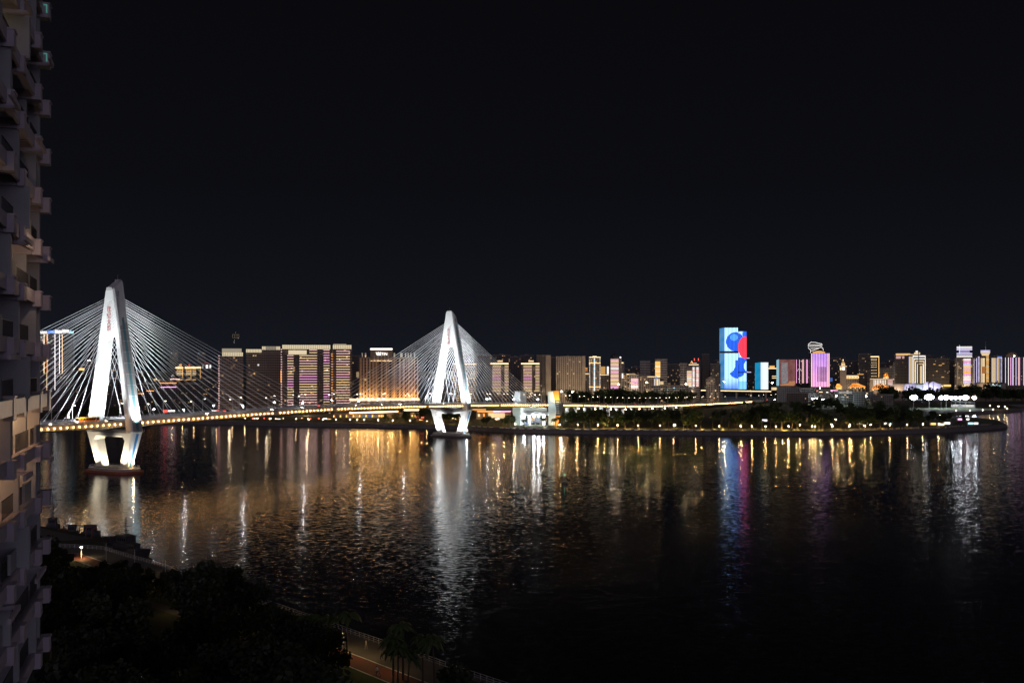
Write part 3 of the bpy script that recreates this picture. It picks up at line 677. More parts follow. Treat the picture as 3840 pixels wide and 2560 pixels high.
b.hstrips(1078, 1101, 1333, 1526, 9.72, P1, 2.3); b.hstrips(1123, 1189, 1333, 1526, 9.72, P1, 2.3, wob=1); b.hstrips(1160, 1189, 1312, 1324, 9.72, 'pa', 2.3); b.hstrips(1213, 1236, 1312, 1526, 9.72, 'pmmaapap', 2.3); b.ticks(1056, 1310, 1530, 9.3, 'p')
b.vstrips([1054.5], 1388, 1434, ['o'], 2, .6)
for px, py in ((1092, 1378), (1090, 1393), (1168, 1445), (1172, 1455), (1165, 1470), (1222, 1386), (1221, 1425), (1226, 1384), (1091, 1455), (1131, 1388), (1130, 1475), (1172, 1474)):
    b.block(px, px+4, py, py+5, led(random.choice('wya'), .9), -.5, -.3, 'lit_window')
b = Bld('apartment_tower', 'apartment tower at the end of the lit row with one wide column of pink strips', 'tower', 1242, 1320, 1311, 1195)
b.body(FC['resid'], [(0, .22, 1.2), (.22, .9, 0), (.9, 1, .8)]); b.grid_crown(1248, 1318, 1293, 1310, 10, M['lantern']); b.block(1250, 1298, 1289, 1293, M['lantern_dim'], 4, 10, 'roof_lantern')
b.hstrips(1261, 1312, 1316, 1516, 9.72, 'papapmaapap', 2.3); b.hstrips(1242, 1249, 1326, 1520, 9.72, 'oop', 2.0, off=-.6)
for px, py in ((1272, 1345), (1299, 1336), (1300, 1364), (1281, 1422), (1272, 1432), (1289, 1430)): b.block(px, px+4, py, py+5, led(random.choice('wya'), .9), -.5, -.3, 'lit_window')
b = Bld('apartment_block', 'dark block between the strip-lit tower and the hotel', 'apartment block', 1318, 1352, 1334, 1330); b.body(FC['dark']); b.hstrips(1336, 1347, 1396, 1412, 4, 'a', .7, .6)

# the hotel
b = Bld('hotel', 'brown hotel with uplit pilasters and a lit name on its raised centre', 'hotel', 1347, 1568, 1342, 1180, dep=24)
b.body(facade('hotel_wall', (.22, .15, .10), 4.2, 3.3, .62, .75, .012, .9, .7), [(0, .18, 0), (.18, .26, 1.4), (.26, .52, 2.6), (.52, .6, 1.4), (.6, 1, 0)])
b.block(1389, 1471, 1313, 1352, facade('hotel_head', (.30, .22, .15), 9, 40, .02, .02, 0), .6, 20, 'raised_centre'); b.block(1387, 1473, 1305, 1312.5, M['parapet'], -.2, 21, 'cornice'); b.hstrips(1389, 1471, 1308.5, 1308.5, 9, 'w', 2.6, 1.7, 'cornice_light', -.5)
k = MB()
for px in (1354, 1364.5, 1376, 1387, 1399, 1411, 1432, 1450, 1478, 1500, 1515, 1533, 1545, 1555, 1566): k.box(b.x(px)-.75, b.x(px)+.75, -.9, -.02, b.z(1492), b.z(1342))
b.part('pilaster', k, paint('pilaster_stone', (.42, .30, .20), .7, .1)); k = MB()
for px in (1404, 1418, 1430, 1443, 1456): k.box(b.x(px)-.6, b.x(px)+.6, -.1, .55, b.z(1352), b.z(1334))
for px in (1359, 1371, 1479, 1503, 1507, 1521, 1531, 1541, 1555): k.box(b.x(px)-.8, b.x(px)+.8, -.2, 1.2, b.z(1342)+.95, b.z(1323))
b.part('parapet_pilaster', k, M['concrete'])
for wd_, sz_, px_, py_ in (('W', 5.6, 1418.5, 1326.6), ('ESTIN', 4.5, 1434.2, 1327.3)): o = mesh_obj('lettering', word_mesh(wd_, sz_, .15, led('w', 2.2)), b.root, (b.x(px_), .2, b.z(py_))); o.rotation_euler = (math.radians(90), 0, 0)
b.hstrips(1390, 1470, 1353, 1353, 9, 'a', 1.6, .7)
R = b.root.rotation_euler[2]; mw = Matrix.Translation(b.root.location) @ Matrix.Rotation(R, 4, 'Z')
def bl(bb, px, y, py): return Matrix.Translation(bb.root.location) @ Matrix.Rotation(bb.root.rotation_euler[2], 4, 'Z') @ Vector((bb.x(px), y, bb.z(py)))
for px in (1354, 1364.5, 1376, 1387, 1411, 1515, 1533, 1545, 1555, 1566): spot(bl(b, px, -2.2, 1491), bl(b, px, -.9, 1440), 2600, (1, .58, .22), 50, .5, .15)
for px in (1404, 1418, 1430, 1443, 1456): spot(bl(b, px, -.9, 1351.5), bl(b, px, 0, 1340), 420, (1, .62, .25), 60, .5, .1)
for px in (1359, 1371, 1479, 1505, 1521, 1541, 1555): spot(bl(b, px, -1.4, 1341), bl(b, px, 0, 1330), 420, (1, .62, .25), 60, .5, .1)
b.block(1312, 1572, 1498, 1530, FC['podium'], -9, -.95, 'podium'); b.hstrips(1315, 1571, 1497, 1497, 9, 'y', 14, 1.4, 'eave_light', -9.6); b.hstrips(1257, 1297, 1522, 1522, 9, 'y', 1.6, 1.6, 'eave_light', -12)
k = MB()
for px in (1358, 1380, 1397, 1419, 1438): k.ball((b.x(px), -9.4, b.z(1493.5)), .55)
b.part('podium_lamp', k, M['street_lamp'])
# the lower restaurant arcade in front of it
b = Bld('arcade_building', 'long low building with arched windows and a curved gold eave beside the water', 'building', 1252, 1572, 1549, 1112, dep=18)
b.body(paint('arcade_wall', (.36, .28, .19), .7, .1), parapet=False)
k = MB(); g_ = MB(); fr = MB()
for i, px in enumerate((1266.5, 1289.5, 1314, 1338, 1363, 1386, 1411)):
    w, z0, z1 = 7.0*b.k, b.z(1580), b.z(1559); c = b.x(px)
    pts = [(c-w, 0, z0), (c+w, 0, z0), (c+w, 0, z1)]+([] if i in (1, 5) else [(c+w*math.cos(a), 0, z1+w*math.sin(a)) for a in [math.pi*j/8 for j in range(1, 8)]])+[(c-w, 0, z1)]
    if i in (1, 5): pts[2] = (c+w, 0, z1+2); pts[-1] = (c-w, 0, z1+2)
    MB().prism([Vector(p) for p in pts], Vector((0, -.02, 0)), Vector((0, -.08, 0))).build('arch_window', led(['o', 'o', 'p', 'a', 'c', 'b', 'w'][i], [.05, .04, .10, .30, .16, .22, .1][i]), b.root)
    MB().box(c-w*.8, c+w*.8, -.2, -.1, z0, z0+2.0).build('lit_doorway', led('o' if i % 2 else 'a', 1.1), b.root)
    fr.box(c-w-.4, c-w, -.3, -.02, 0, z1); fr.box(c+w, c+w+.4, -.3, -.02, 0, z1)
b.part('arch_surround', fr, M['concrete'])
k = MB()
for px in (1253, 1277.5, 1300, 1326, 1349, 1373, 1397, 1422, 1430, 1437, 1453, 1476, 1525, 1535, 1546, 1557, 1568): k.box(b.x(px)-.45, b.x(px)+.45, -.7, -.02, b.z(1562), b.z(1556))
b.part('wall_lamp', k, led('y', 3.0))
k = MB(); pr = []
for i in range(25):
    t = i/24; px = 1312+t*180; pr.append((b.x(px), -2-3*math.sin(math.pi*t), b.z(1546.5-4.5*t)))
for a, c in zip(pr, pr[1:]): k.hexa([(a[0], a[1], a[2]-.35), (c[0], c[1], c[2]-.35), (c[0], 2, c[2]-.35), (a[0], 2, a[2]-.35)], [(a[0], a[1], a[2]+.35), (c[0], c[1], c[2]+.35), (c[0], 2, c[2]+.35), (a[0], 2, a[2]+.35)])
b.part('curved_eave', k, M['parapet']); k = MB()
for a, c in zip(pr, pr[1:]): k.hexa([(a[0], a[1]-.3, a[2]-.5), (c[0], c[1]-.3, c[2]-.5), (c[0], c[1]-.02, c[2]-.5), (a[0], a[1]-.02, a[2]-.5)], [(a[0], a[1]-.3, a[2]+.5), (c[0], c[1]-.3, c[2]+.5), (c[0], c[1]-.02, c[2]+.5), (a[0], a[1]-.02, a[2]+.5)])
b.part('eave_light', k, led('y', 20)); b.hstrips(1516, 1571, 1537, 1537, 9, 'y', 16, 1.0, 'eave_light', -.9)
spot(bl(b, 1338, -8, 1584), bl(b, 1338, 0, 1565), 2500, (1, .75, .4), 90); spot(bl(b, 1280, -9, 1584), bl(b, 1280, 0, 1562), 1200, (1, .7, .4), 110); spot(bl(b, 1395, -9, 1584), bl(b, 1395, 0, 1562), 1200, (1, .7, .4), 110)
# waterside bars and stalls with bright awnings
bar = [(922, 944, 1570, 'w', 2.2), (946, 962, 1566, 'r', 1.6), (964, 986, 1569, 'w', 2.2), (988, 1006, 1568, 'p', 1.4), (1008, 1030, 1570, 'r', 1.6), (1032, 1052, 1567, 'w', 2.4), (1054, 1074, 1571, 'o', 1.8), (1076, 1094, 1569, 'r', 1.5), (1096, 1116, 1571, 'o', 2.0), (1118, 1138, 1568, 'a', 2.2), (1140, 1160, 1572, 'r', 1.4), (1162, 1180, 1570, 'o', 1.9), (1182, 1200, 1572, 'a', 1.6), (800, 822, 1576, 'y', 1.8), (824, 842, 1577, 'a', 2.2), (844, 866, 1575, 'y', 2.0), (868, 884, 1577, 'o', 1.6), (1212, 1226, 1566, 'w', 2.0), (1228, 1240, 1567, 'y', 2.0)]
names = {'w': 'white', 'r': 'red', 'p': 'pink', 'o': 'orange', 'a': 'warm white', 'y': 'yellow', 'm': 'magenta'}
seen = {}
for i, (x0, x1, yt, c, st) in enumerate(bar):
    where = 'under the first stay ends' if x0 < 900 else ('below the strip-lit towers' if x0 < 1205 else 'beside the arcade')
    kx = (c, where); seen[kx] = seen.get(kx, 0)+1; o_ = ['', 'second ', 'third ', 'fourth '][seen[kx]-1]
    d = Bld('waterside_bar', f'{o_}{names[c]} lit waterside bar with an awning {where}', 'bar', x0, x1, yt, 1085 if x0 > 900 else 1092, dep=6); w = d.w/2; h = d.h
    k = MB(); k.box(-w, w, 1.5, 6, 0, h-.6); d.part('wall', k, facade('bar_front', (.3, .22, .16), 1.5, 2.6, .8, .7, .55, .8, 1.2))
    k = MB(); k.hexa([(-w-.3, -2.2, h-1.4), (w+.3, -2.2, h-1.4), (w+.3, 1.48, h-.5), (-w-.3, 1.48, h-.5)], [(-w-.3, -2.2, h-1.25), (w+.3, -2.2, h-1.25), (w+.3, 1.48, h-.35), (-w-.3, 1.48, h-.35)]); d.part('awning', k, paint('canvas', (.5, .3, .25), .8))
    k = MB(); k.box(-w, w, -2.35, -2.22, h-1.5, h-.75); d.part('light_band', k, led(c, st*5))
    k = MB()
    for j in range(int(d.w/1.6)): k.ball((-w+.8+j*1.6, -1.4+random.random()*2, 1.2+random.random()*(h-3.4)), .16+.12*random.random(), 6, 4)
    d.part('string_lights', k, led(random.choice('aoyywr'), 24))

# between the farther pylon and the bridgehead, and beyond
b = Bld('apartment_tower', 'gold-gridded block seen through the legs of the farther pylon', 'tower', 1697, 1788, 1362, 1500); b.body(facade('gold_grid_tower', (.16, .12, .09), 4.0, 3.3, .66, .3, .82, .95, .85)); b.hstrips(1700, 1788, 1364, 1364, 9, 'a', 1.4, .9)
for x0, lab in ((1838, 'strip-lit tower with a gold cornice behind the last stays'), (1954, 'strip-lit tower with a gold cornice and two lit pilasters above the bridgehead')):
    x1 = x0+69; b = Bld('strip_lit_tower', lab, 'tower', x0, x1, 1362, 1450); b.body(FC['resid'], [(0, .1, -.4), (.1, .62, .6), (.62, .78, -.4), (.78, 1, .4)])
    b.hstrips(x0, x1, 1363, 1363, 9, 'a', 2.6, 1.3, 'cornice_light', -.7)
    seq = 'apapmpapaap'
    b.hstrips(x0+9, x0+41, 1371, 1468, 5.6, seq, 1.25, .6); b.hstrips(x0+54, x1, 1371, 1468, 5.6, 'aapa', 1.25, .6); b.ticks(x0+3, 1371, 1468, 5.6, 'o', 1.3, 1.6, .8)
    k = MB(); k.box(b.x(x0+28), b.x(x0+48), 3, 9, b.h+.9, b.z(1356)); b.part('roof_house', k, M['parapet']); k = MB()
    for j in range(9): k.box(b.x(x0+28+j*2.2), b.x(x0+28+j*2.2)+.45, 2.7, 2.95, b.z(1356), b.z(1351))
    b.part('roof_lantern', k, led('a', 2)); spot(bl(b, x0+48, -3, 1368), bl(b, x0+48, -.4, 1400), 2600, (1, .7, .35), 60); 
for x0, x1, yt, Y, m, lab in ((1792, 1846, 1334, 1900, 'far', 'faint tall tower just past the farther pylon'), (1848, 1915, 1331, 1800, 'far', 'faint tall tower standing over the last stays'), (1912, 1956, 1338, 1750, 'far', 'faint tower between the two gold-corniced towers'), (1950, 2002, 1333, 1850, 'far', 'faint tower behind the lit pilasters above the bridgehead'),
        (2120, 2140, 1336, 2000, 'far', 'sliver of a faint tower behind the beige slab block'), (1560, 1620, 1402, 1700, 'darker', 'dark block behind the hotel end'), (1605, 1700, 1420, 1600, 'darker', 'dark block behind the left leg of the farther pylon')):
    lab = lab.replace('left leg', 'first leg'); d = Bld('faint_tower', lab, 'tower', x0, x1, yt, Y); d.body(FC[m], [(0, .4, 0), (.4, 1, 1.5)]); d.block(x0+(x1-x0)*.35, x0+(x1-x0)*.6, yt-5, yt-1, M['parapet'])
for x0, x1, yt, Y, lab in ((2336, 2366, 1384, 2300, 'faint tower behind the slim pale tower with the gold top'), (2368, 2402, 1376, 2350, 'faint tower rising behind the office block with pink strips'), (2478, 2512, 1378, 2400, 'faint tower behind the gold striped tower'), (2550, 2582, 1388, 2350, 'faint tower behind the dim brown tower'), (2676, 2704, 1352, 2400, 'faint tower just behind the taller twin tower'), (2798, 2830, 1376, 2400, 'faint tower past the shorter twin tower'), (2880, 2918, 1398, 2450, 'faint tower behind the gold-banded dark block'), (3108, 3140, 1362, 2450, 'faint tower behind the blue-windowed tower'),
        (3240, 3268, 1360, 2450, 'faint tower behind the gold-edged office tower'), (3296, 3330, 1362, 2450, 'faint tower behind the golden dome'), (3328, 3358, 1350, 2500, 'faint tower beside the gold-crowned dark tower'), (3470, 3500, 1334, 2400, 'faint tower top behind the broad dark block'), (3520, 3556, 1338, 2450, 'second faint tower top behind the broad dark block'), (3646, 3664, 1352, 2400, 'sliver of a faint tower between the lavender and the gold-lined towers'), (3752, 3770, 1350, 2400, 'sliver of a faint tower beside the shell-roofed tower')):
    d = Bld('faint_tower', lab, 'tower', x0, x1, yt, Y); d.body(FC['far'], [(0, .45, 0), (.45, 1, 1.5)]); d.block(x0+(x1-x0)*.3, x0+(x1-x0)*.65, yt-4, yt-1, M['parapet'])
b = Bld('apartment_tower', 'dark apartment tower with a plain pale end wall beside the strip-lit tower', 'tower', 2012, 2066, 1333, 1550); b.body(FC['dark'], [(0, .35, 1), (.35, .65, 0)]); b.block(2047, 2066, 1333, 1480, FC['plain'], -.5, 16, 'end_wall')
b = Bld('slab_block', 'broad beige apartment slab with a dense grid of small windows', 'apartment block', 2085, 2195, 1337, 1550, dep=16); b.body(FC['beige'], [(0, .1, 1.2), (.1, .47, 0), (.47, .54, 1.4), (.54, .88, 0)]); b.block(2183, 2195, 1334, 1480, FC['plain'], -.6, 15, 'end_wall')
b = Bld('slab_block', 'dark recessed slab in the shadow beside the beige slab', 'apartment block', 2064, 2087, 1340, 1640); b.body(FC['dark'])
b = Bld('apartment_tower', 'pale slim tower with gold roof lines and a bright column of windows', 'tower', 2209, 2252, 1339, 1600); b.body(FC['beige2'], [(0, .38, .6), (.38, .6, -.3), (.6, 1, .6)])
for py in (1339, 1361, 1450): b.hstrips(2209, 2252, py, py, 9, 'y' if py > 1340 else 'a', 2.2, .9, off=-.6)
b.block(2222, 2238, 1335, 1338, led('a', 2), 1, 6, 'roof_light'); b.hstrips(2226.5, 2231.5, 1344, 1464, 3.4, 'wcw', 1.7, .8, 'stair_light', -.6); b.ticks(2211, 1352, 1460, 5.5, 'w', 1.4, 1, .7); b.ticks(2250, 1345, 1460, 5.5, 'w', 1.4, 1, .7)
b = Bld('apartment_tower', 'small tower with gold rings on its stepped top', 'tower', 2194, 2211, 1399, 1680); b.body(FC['beige2']); b.hstrips(2194, 2211, 1399, 1402, 3, 'a', 1.8, .7); b.block(2195, 2203, 1378, 1398, FC['beige2'], 0, 8, 'upper_stage'); b.hstrips(2195, 2203, 1379, 1391, 5, 'o', 1.6, .6)
b = Bld('office_block', 'block with golden panels and a bright white corner above dark trees', 'office block', 2252, 2285, 1404, 1700); b.body(FC['beige']); b.block(2252, 2270, 1374, 1403, led('y', .55), -.1, 8, 'gold_panel'); b.block(2276, 2283, 1374, 1405, led('w', 1.2), -.3, 2, 'corner_light'); b.hstrips(2252, 2283, 1405, 1405, 9, 'a', 1.8, .8)
b = Bld('office_tower', 'tall tower with close pink and white strips and a dark domed top', 'tower', 2288, 2322, 1346, 1650); b.body(FC['darker']); b.hstrips(2290, 2320, 1348, 1456, 5.1, 'papwpmapaapmw', 2.0, .75)
k = MB(); k.lathe((0, 8, b.h+.9), [(6.5, 0), (6.3, 3), (4.6, 6), (2.4, 7.6), (0, 8.2)], 16); b.part('dome', k, M['dark_wall']); b.block(2323, 2331, 1345, 1465, FC['beige2'], 0, 14, 'side_tower'); b.block(2324, 2329, 1337, 1342, led('w', 2), 0, 3, 'roof_sign')
L = [(2330, 2342, 1359, 1800, 'beige2', 'slim pale tower with a small gold top'), (2332, 2357, 1402, 1640, 'warmgrid', 'low tower covered in warm lit panes'), (2330, 2352, 1420, 1560, 'beige2', 'plain pale block in front of the warm lit panes'),
     (2359, 2397, 1405, 1500, 'beige2', 'pale office block with a panel of pink strips'), (2400, 2438, 1353, 1750, 'louvre', 'tall louvred office tower with a slanted head'), (2400, 2458, 1411, 1560, 'beige', 'wide pale block with a street lamp before it'), (2430, 2460, 1364, 1850, 'far', 'dim tower with small orange roof lamps'),
     (2457, 2502, 1347, 1680, 'louvre', 'tower with a gold striped face and a plain grey side'), (2454, 2488, 1420, 1500, 'darker', 'low block outlined in white light lines'), (2502, 2552, 1366, 1900, 'far', 'wide dim tower beyond the low grey offices'), (2549, 2578, 1363, 1750, 'louvre', 'dim brown tower beside the triple-striped one'),
     (2576, 2624, 1376, 1600, 'louvre', 'tower with three columns of white and pink strips and a small spire'), (2600, 2628, 1352, 1800, 'darker', 'dark tower with two upright red roof lamps'), (2632, 2660, 1329, 1900, 'darker', 'tall black tower near the great screen towers'), (2664, 2702, 1365, 1850, 'far', 'dim tower with scattered gold windows next to the great screen'),
     (2648, 2681, 1423, 1500, 'beige2', 'small pale block with a pointed gable'), (2686, 2702, 1440, 1520, 'beige2', 'small low pale block at the foot of the great screen'), (2808, 2836, 1398, 2100, 'far', 'dim block between the two lit screens')]
for x0, x1, yt, Y, m, lab in L:
    d = Bld('office_tower' if yt < 1390 else 'office_block', lab, 'tower' if yt < 1390 else 'office block', x0, x1, yt, Y, dep=14); d.body(FC[m], [(0, .5, 0), (.5, 1, .9)] if x1-x0 > 26 else None)
    if x0 == 2330 and yt == 1359: d.block(x0, x1-4, 1357, 1362, led('a', 1.6), -.4, 4, 'roof_light')
    if x0 == 2332: d.hstrips(x0, x1, 1401, 1401, 3, 'a', 2, .8); d.block(x0, x0+5, 1400, 1419, led('w', 1.3), -.4, -.02, 'corner_light')
    if x0 == 2359: d.hstrips(2366, 2393, 1420, 1456, 4.4, 'pmpwp', 1.7, .7); d.hstrips(2349, 2383, 1403, 1403, 3, 'a', 1.8, .9); spot(bl(d, 2378, -14, 1466), bl(d, 2378, 0, 1440), 9000, (1, .85, .65), 90)
    if x0 == 2400 and yt > 1400: d.hstrips(2428, 2458, 1412, 1412, 3, 'a', 1.8, .8)
    if x0 == 2457: d.hstrips(2457, 2476, 1356, 1416, 4.1, 'yyaya', 1.9, .9, off=-.6); d.block(2462, 2470, 1345, 1356, led('y', .35), .3, 3, 'roof_light')
    if x0 == 2454: d.vstrips([2456, 2463, 2467, 2472], 1419, 1445, ['w', 'a'], 1.9, .7); d.hstrips(2475, 2488, 1431, 1445, 4.5, 'a', 1.6, .7); d.block(2457, 2465, 1413, 1418, led('b', 1), 0, 4, 'roof_sign')
    if x0 == 2430: d.hstrips(2436, 2446, 1363, 1363, 3, 'o', 1.3, .7)
    if x0 == 2576:
        d.hstrips(2576, 2594, 1392, 1450, 4.3, 'apaw', 1.7, .75); d.hstrips(2597, 2605, 1378, 1450, 4.3, 'wpw', 1.9, .75); d.hstrips(2611, 2620, 1378, 1450, 4.3, 'wpp', 1.9, .75, off=-.6)
        d.hstrips(2583, 2620, 1367, 1367, 3, 'a', 1.8, .9); d.hstrips(2594, 2613, 1361, 1361, 3, 'p', 1.6, .6); d.block(2582, 2620, 1368, 1376, FC['louvre'], .2, 10, 'upper_stage')
        k = MB(); k.path([(d.x(2590), 0, d.z(1362)), (d.x(2594), 0, d.z(1353)), (d.x(2598), 0, d.z(1362))], .3); d.part('spire_light', k, led('y', 2))
        spot(bl(d, 2600, -16, 1456), bl(d, 2600, 0, 1420), 9000, (1, .9, .8), 90)
    if x0 == 2600: d.vstrips([2604, 2619], 1343, 1353, ['r'], 2.4, 1.2, 'roof_light')
    if x0 == 2648:
        k = MB(); k.prism([Vector((-d.w/2, 0, d.h+.9)), Vector((d.w/2, 0, d.h+.9)), Vector((0, 0, d.h+5))], Vector((0, -.1, 0)), Vector((0, 10, 0))); d.part('gable_roof', k, M['parapet'])
b = Bld('office_slab', 'long low grey office slab with horizontal window bands behind the trees', 'office block', 2442, 2582, 1449, 1480, dep=14)
b.body(FC['grey'], [(0, .37, 0), (.37, .46, 3), (.46, .84, 0), (.84, 1, -.8)]); b.block(2470, 2560, 1444, 1448, M['parapet'], 3, 10); b.hstrips(2524, 2531, 1454, 1454, 3, 'c', 1.2, 1.0); b.block(2501, 2505, 1459, 1463, led('c', .8), 2.8, 2.95, 'lit_window')
# low pavilions on the bank between the farther pylon and the bridgehead
b = Bld('waterside_pavilion', 'low pavilion with an orange to magenta roof line beneath the stays by the bridgehead', 'pavilion', 1786, 1916, 1542, 1075, dep=16); b.body(paint('pavilion_wall', (.22, .17, .12), .7, .1), [(0, .3, 2), (.3, .7, 0), (.7, 1, 2)], parapet=False)
k = MB(); w = b.w/2; k.hexa([(-w-2, -5, b.h), (w+2, -5, b.h), (w+1, 16, b.h), (-w-1, 16, b.h)], [(-w-2, -5, b.h+.5), (w+2, -5, b.h+.5), (w+1, 16, b.h+.9), (-w-1, 16, b.h+.9)]); b.part('roof', k, M['girder'])
for xa, xb, c in ((1790, 1850, 'o'), (1850, 1876, 'l'), (1876, 1915, 'm')): k = MB(); k.box(b.x(xa), b.x(xb)-.05, -5.3, -5.02, b.h-.15, b.h+.55); b.part('roof_light', k, led(c, 3.2))
k = MB(); k.box(b.x(1772), b.x(1822), -6.4, -6.1, b.z(1534)-.3, b.z(1534)+.3); b.part('roof_light', k, led('o', 2.6))
for i in range(22): k = MB(); x = b.x(1832)+i*.8; k.box(x, x+.4, -.35, -.02, 1.5, b.h-1.5); b.part('lit_mullion', k, led('a', 1.5))
b.block(1792, 1800, 1552, 1562, led('a', 1.1), 1.6, 1.95, 'lit_window'); b.block(1812, 1818, 1550, 1561, led('o', 1.4), -.3, -.02, 'lit_window')
for px, P in ((1800, 1500), (1850, 2200), (1890, 1500)): point(bl(b, px, -7, 1556), P, (1, .62, .25), .3)
for i, (x0, x1, yt, c, lab) in enumerate(((1640, 1668, 1566, 'o', 'orange lit waterside bar framed by the legs of the farther pylon'), (1670, 1700, 1563, 'a', 'warm white lit waterside bar framed by the legs of the farther pylon'), (1705, 1726, 1567, 'y', 'yellow lit waterside bar at the edge of the farther pylon leg'), (1560, 1590, 1560, 'r', 'red and white lit bar between the arcade and the farther pylon'), (1856, 1872, 1566, 'w', 'white lit kiosk under the magenta roof line'), (1908, 1924, 1566, 'o', 'orange lit kiosk beside the first white gate slab'))):
    d = Bld('waterside_bar', lab, 'bar', x0, x1, yt, 1040, dep=6); w = d.w/2; h = d.h
    k = MB(); k.box(-w, w, 1.5, 6, 0, h-.6); d.part('wall', k, M['parapet']); k = MB(); k.hexa([(-w-.3, -2.2, h-1.4), (w+.3, -2.2, h-1.4), (w+.3, 1.48, h-.5), (-w-.3, 1.48, h-.5)], [(-w-.3, -2.2, h-1.25), (w+.3, -2.2, h-1.25), (w+.3, 1.48, h-.35), (-w-.3, 1.48, h-.35)]); d.part('awning', k, M['side_panel'])
    k = MB(); k.box(-w, w, -2.35, -2.22, h-1.5, h-.85); d.part('light_band', k, led(c, 4)); k = MB()
    for j in range(max(2, int(d.w/1.4))): k.ball((-w+.6+j*1.4, -1.8+random.random(), 1.2+random.random()*3), .2, 6, 4)
    d.part('string_lights', k, led('y', 16))
for px in (1455, 1500, 1580, 1620, 1700, 1760, 1800, 1860, 1905): Y_ = 1020 if px < 1650 else 985; point(((px-CX)/F*Y_, Y_, LZ+1.4), 900, (1, .60, .16), .15)
# ------------------------------------------------------------------ the LED towers on the far shore
def led_screen(name, W_, H_, fn, st, stripes=None):
    """A light-show front: fn builds the picture's colour out of u, v (0..1 across and up the face)."""
    n = N(name); u, v = n.uv(); n.inp(n.b.inputs['Base Color'], (.02, .02, .03)); n.b.inputs['Roughness'].default_value = .3
    un = n.m('ADD', n.m('DIVIDE', u, W_), .5); vn = n.m('DIVIDE', v, H_)
    col = fn(n, un, vn); s = st
    if stripes:
        f = n.m('FRACT', n.m('MULTIPLY', un, stripes)); s = n.m('MULTIPLY', n.step(f, .22, .80), st)
        s = n.m('ADD', s, st*.12)
    return n.emitting(col, s)
def disc(n, u, v, cx, cy, rx, ry):
    a = n.m('POWER', n.m('DIVIDE', n.m('SUBTRACT', u, cx), rx), 2.0); b = n.m('POWER', n.m('DIVIDE', n.m('SUBTRACT', v, cy), ry), 2.0)
    return n.m('LESS_THAN', n.m('ADD', a, b), 1.0)
WHT, BLU, RED, SKY = (.36, .63, 1.0), (.01, .085, .62), (1, .03, .06), (.04, .42, .80)
def pic_a(n, u, v):                                   # left tower front: blue discs on white
    c = n.mix(disc(n, u, v, .98, .32, .66, .15), WHT, BLU); c = n.mix(disc(n, u, v, .20, .42, .62, .17), c, WHT)
    c = n.mix(disc(n, u, v, .82, .77, .70, .155), c, n.mix(disc(n, u, v, .70, .84, .28, .055), BLU, (.06, .26, .85)))
    g_ = n.m('MULTIPLY', n.m('LESS_THAN', v, .17), n.m('SUBTRACT', 1.0, n.m('MULTIPLY', v, 5.2)))
    no = n.noise(.05, 2.0)
    return n.mix(n.m('MULTIPLY', g_, n.m('MULTIPLY', no.outputs[0], 1.5)), c, BLU)
def pic_b(n, u, v):                                   # right tower front: red balloon shape
    c = n.mix(disc(n, u, v, .05, .80, .62, .165), WHT, BLU); c = n.mix(disc(n, u, v, 1.05, .95, .55, .12), c, BLU)
    c = n.mix(n.step(v, .28, .55), c, BLU); c = n.mix(disc(n, u, v, .98, .40, .34, .09), c, WHT); c = n.mix(disc(n, u, v, -.1, .28, .75, .075), c, BLU)
    c = n.mix(disc(n, u, v, .78, .72, .78, .19), c, RED)
    g_ = n.m('MULTIPLY', n.m('LESS_THAN', v, .14), .65); return n.mix(g_, c, (.05, .35, .85))
def pic_side(n, u, v):
    no = n.noise(.06, 3.0); return n.mix(n.m('MULTIPLY', n.m('SUBTRACT', no.outputs[0], .25), 1.6), (.02, .30, .80), (.25, .50, .72))
def screen_tower(name, label, x0, x1, yt, yb, Y, mat, side=None, sx0=None, dep=24, band=None, stripes=0, smat=None):
    d = Bld(name, label, 'tower', x0, x1, yt, Y, dep=dep, turn=.55); zb = d.z(yb); f0 = (d.x(sx0)+d.w/2)/d.w if sx0 else 0
    d.body(FC['darker'], [(f0, 1, 0)], parapet=False)
    def scr(a, b, za, zb_, y, m, nm='led_screen'):
        q = MB(); q.face([(a, y, za), (b, y, za), (b, y, zb_), (a, y, zb_)], [(u_, v_) for u_, v_ in ((a, za-zb), (b, za-zb), (b, zb_-zb), (a, zb_-zb))])
        q.box(a, b, y+.01, -.02, za, zb_); return d.part(nm, q, m)
    xs = d.x(x0+1); xe = d.x(x1-1)
    if sx0: # turned side face, a canted wing
        xs = d.x(sx0); w0 = d.x(x0+1)
        q = MB(); q.hexa([(w0, 7, zb), (xs-.3, -.5, zb), (xs-.3, 12, zb), (w0, 16, zb)], [(w0, 7, d.h-1.2), (xs-.3, -.5, d.h), (xs-.3, 12, d.h), (w0, 16, d.h-1.2)]); d.part('led_side_screen', q, smat)
    if band:
        scr(xs, xe, d.z(band[0]), d.h-.3, -.6, mat); scr(xs, xe, zb, d.z(band[1]), -.6, mat)
        q = MB(); q.box(d.x(x0-1), xe+.5, -.9, -.1, d.z(band[1])+.3, d.z(band[0])-.3); d.part('plant_floor', q, M['dark_wall'])
    else: scr(xs, xe, zb, d.h-.3, -.6, mat)
    return d
kY = 2000*1.0/F
ma = led_screen('blue_white_light_show', 50*2000/F, (1458-1228)*2000/F, pic_a, 2.3, 10); mb = led_screen('red_blue_light_show', 33*2000/F, (1459-1242)*2000/F, pic_b, 2.3, 6.5)
ms = led_screen('cyan_light_show', 17*2000/F, 100, pic_side, .62)
d = screen_tower('screen_tower', 'taller twin tower with blue discs on a white striped light show', 2700, 2767.5, 1228, 1458, 2000, ma, sx0=2717, band=(1316, 1324), smat=ms)
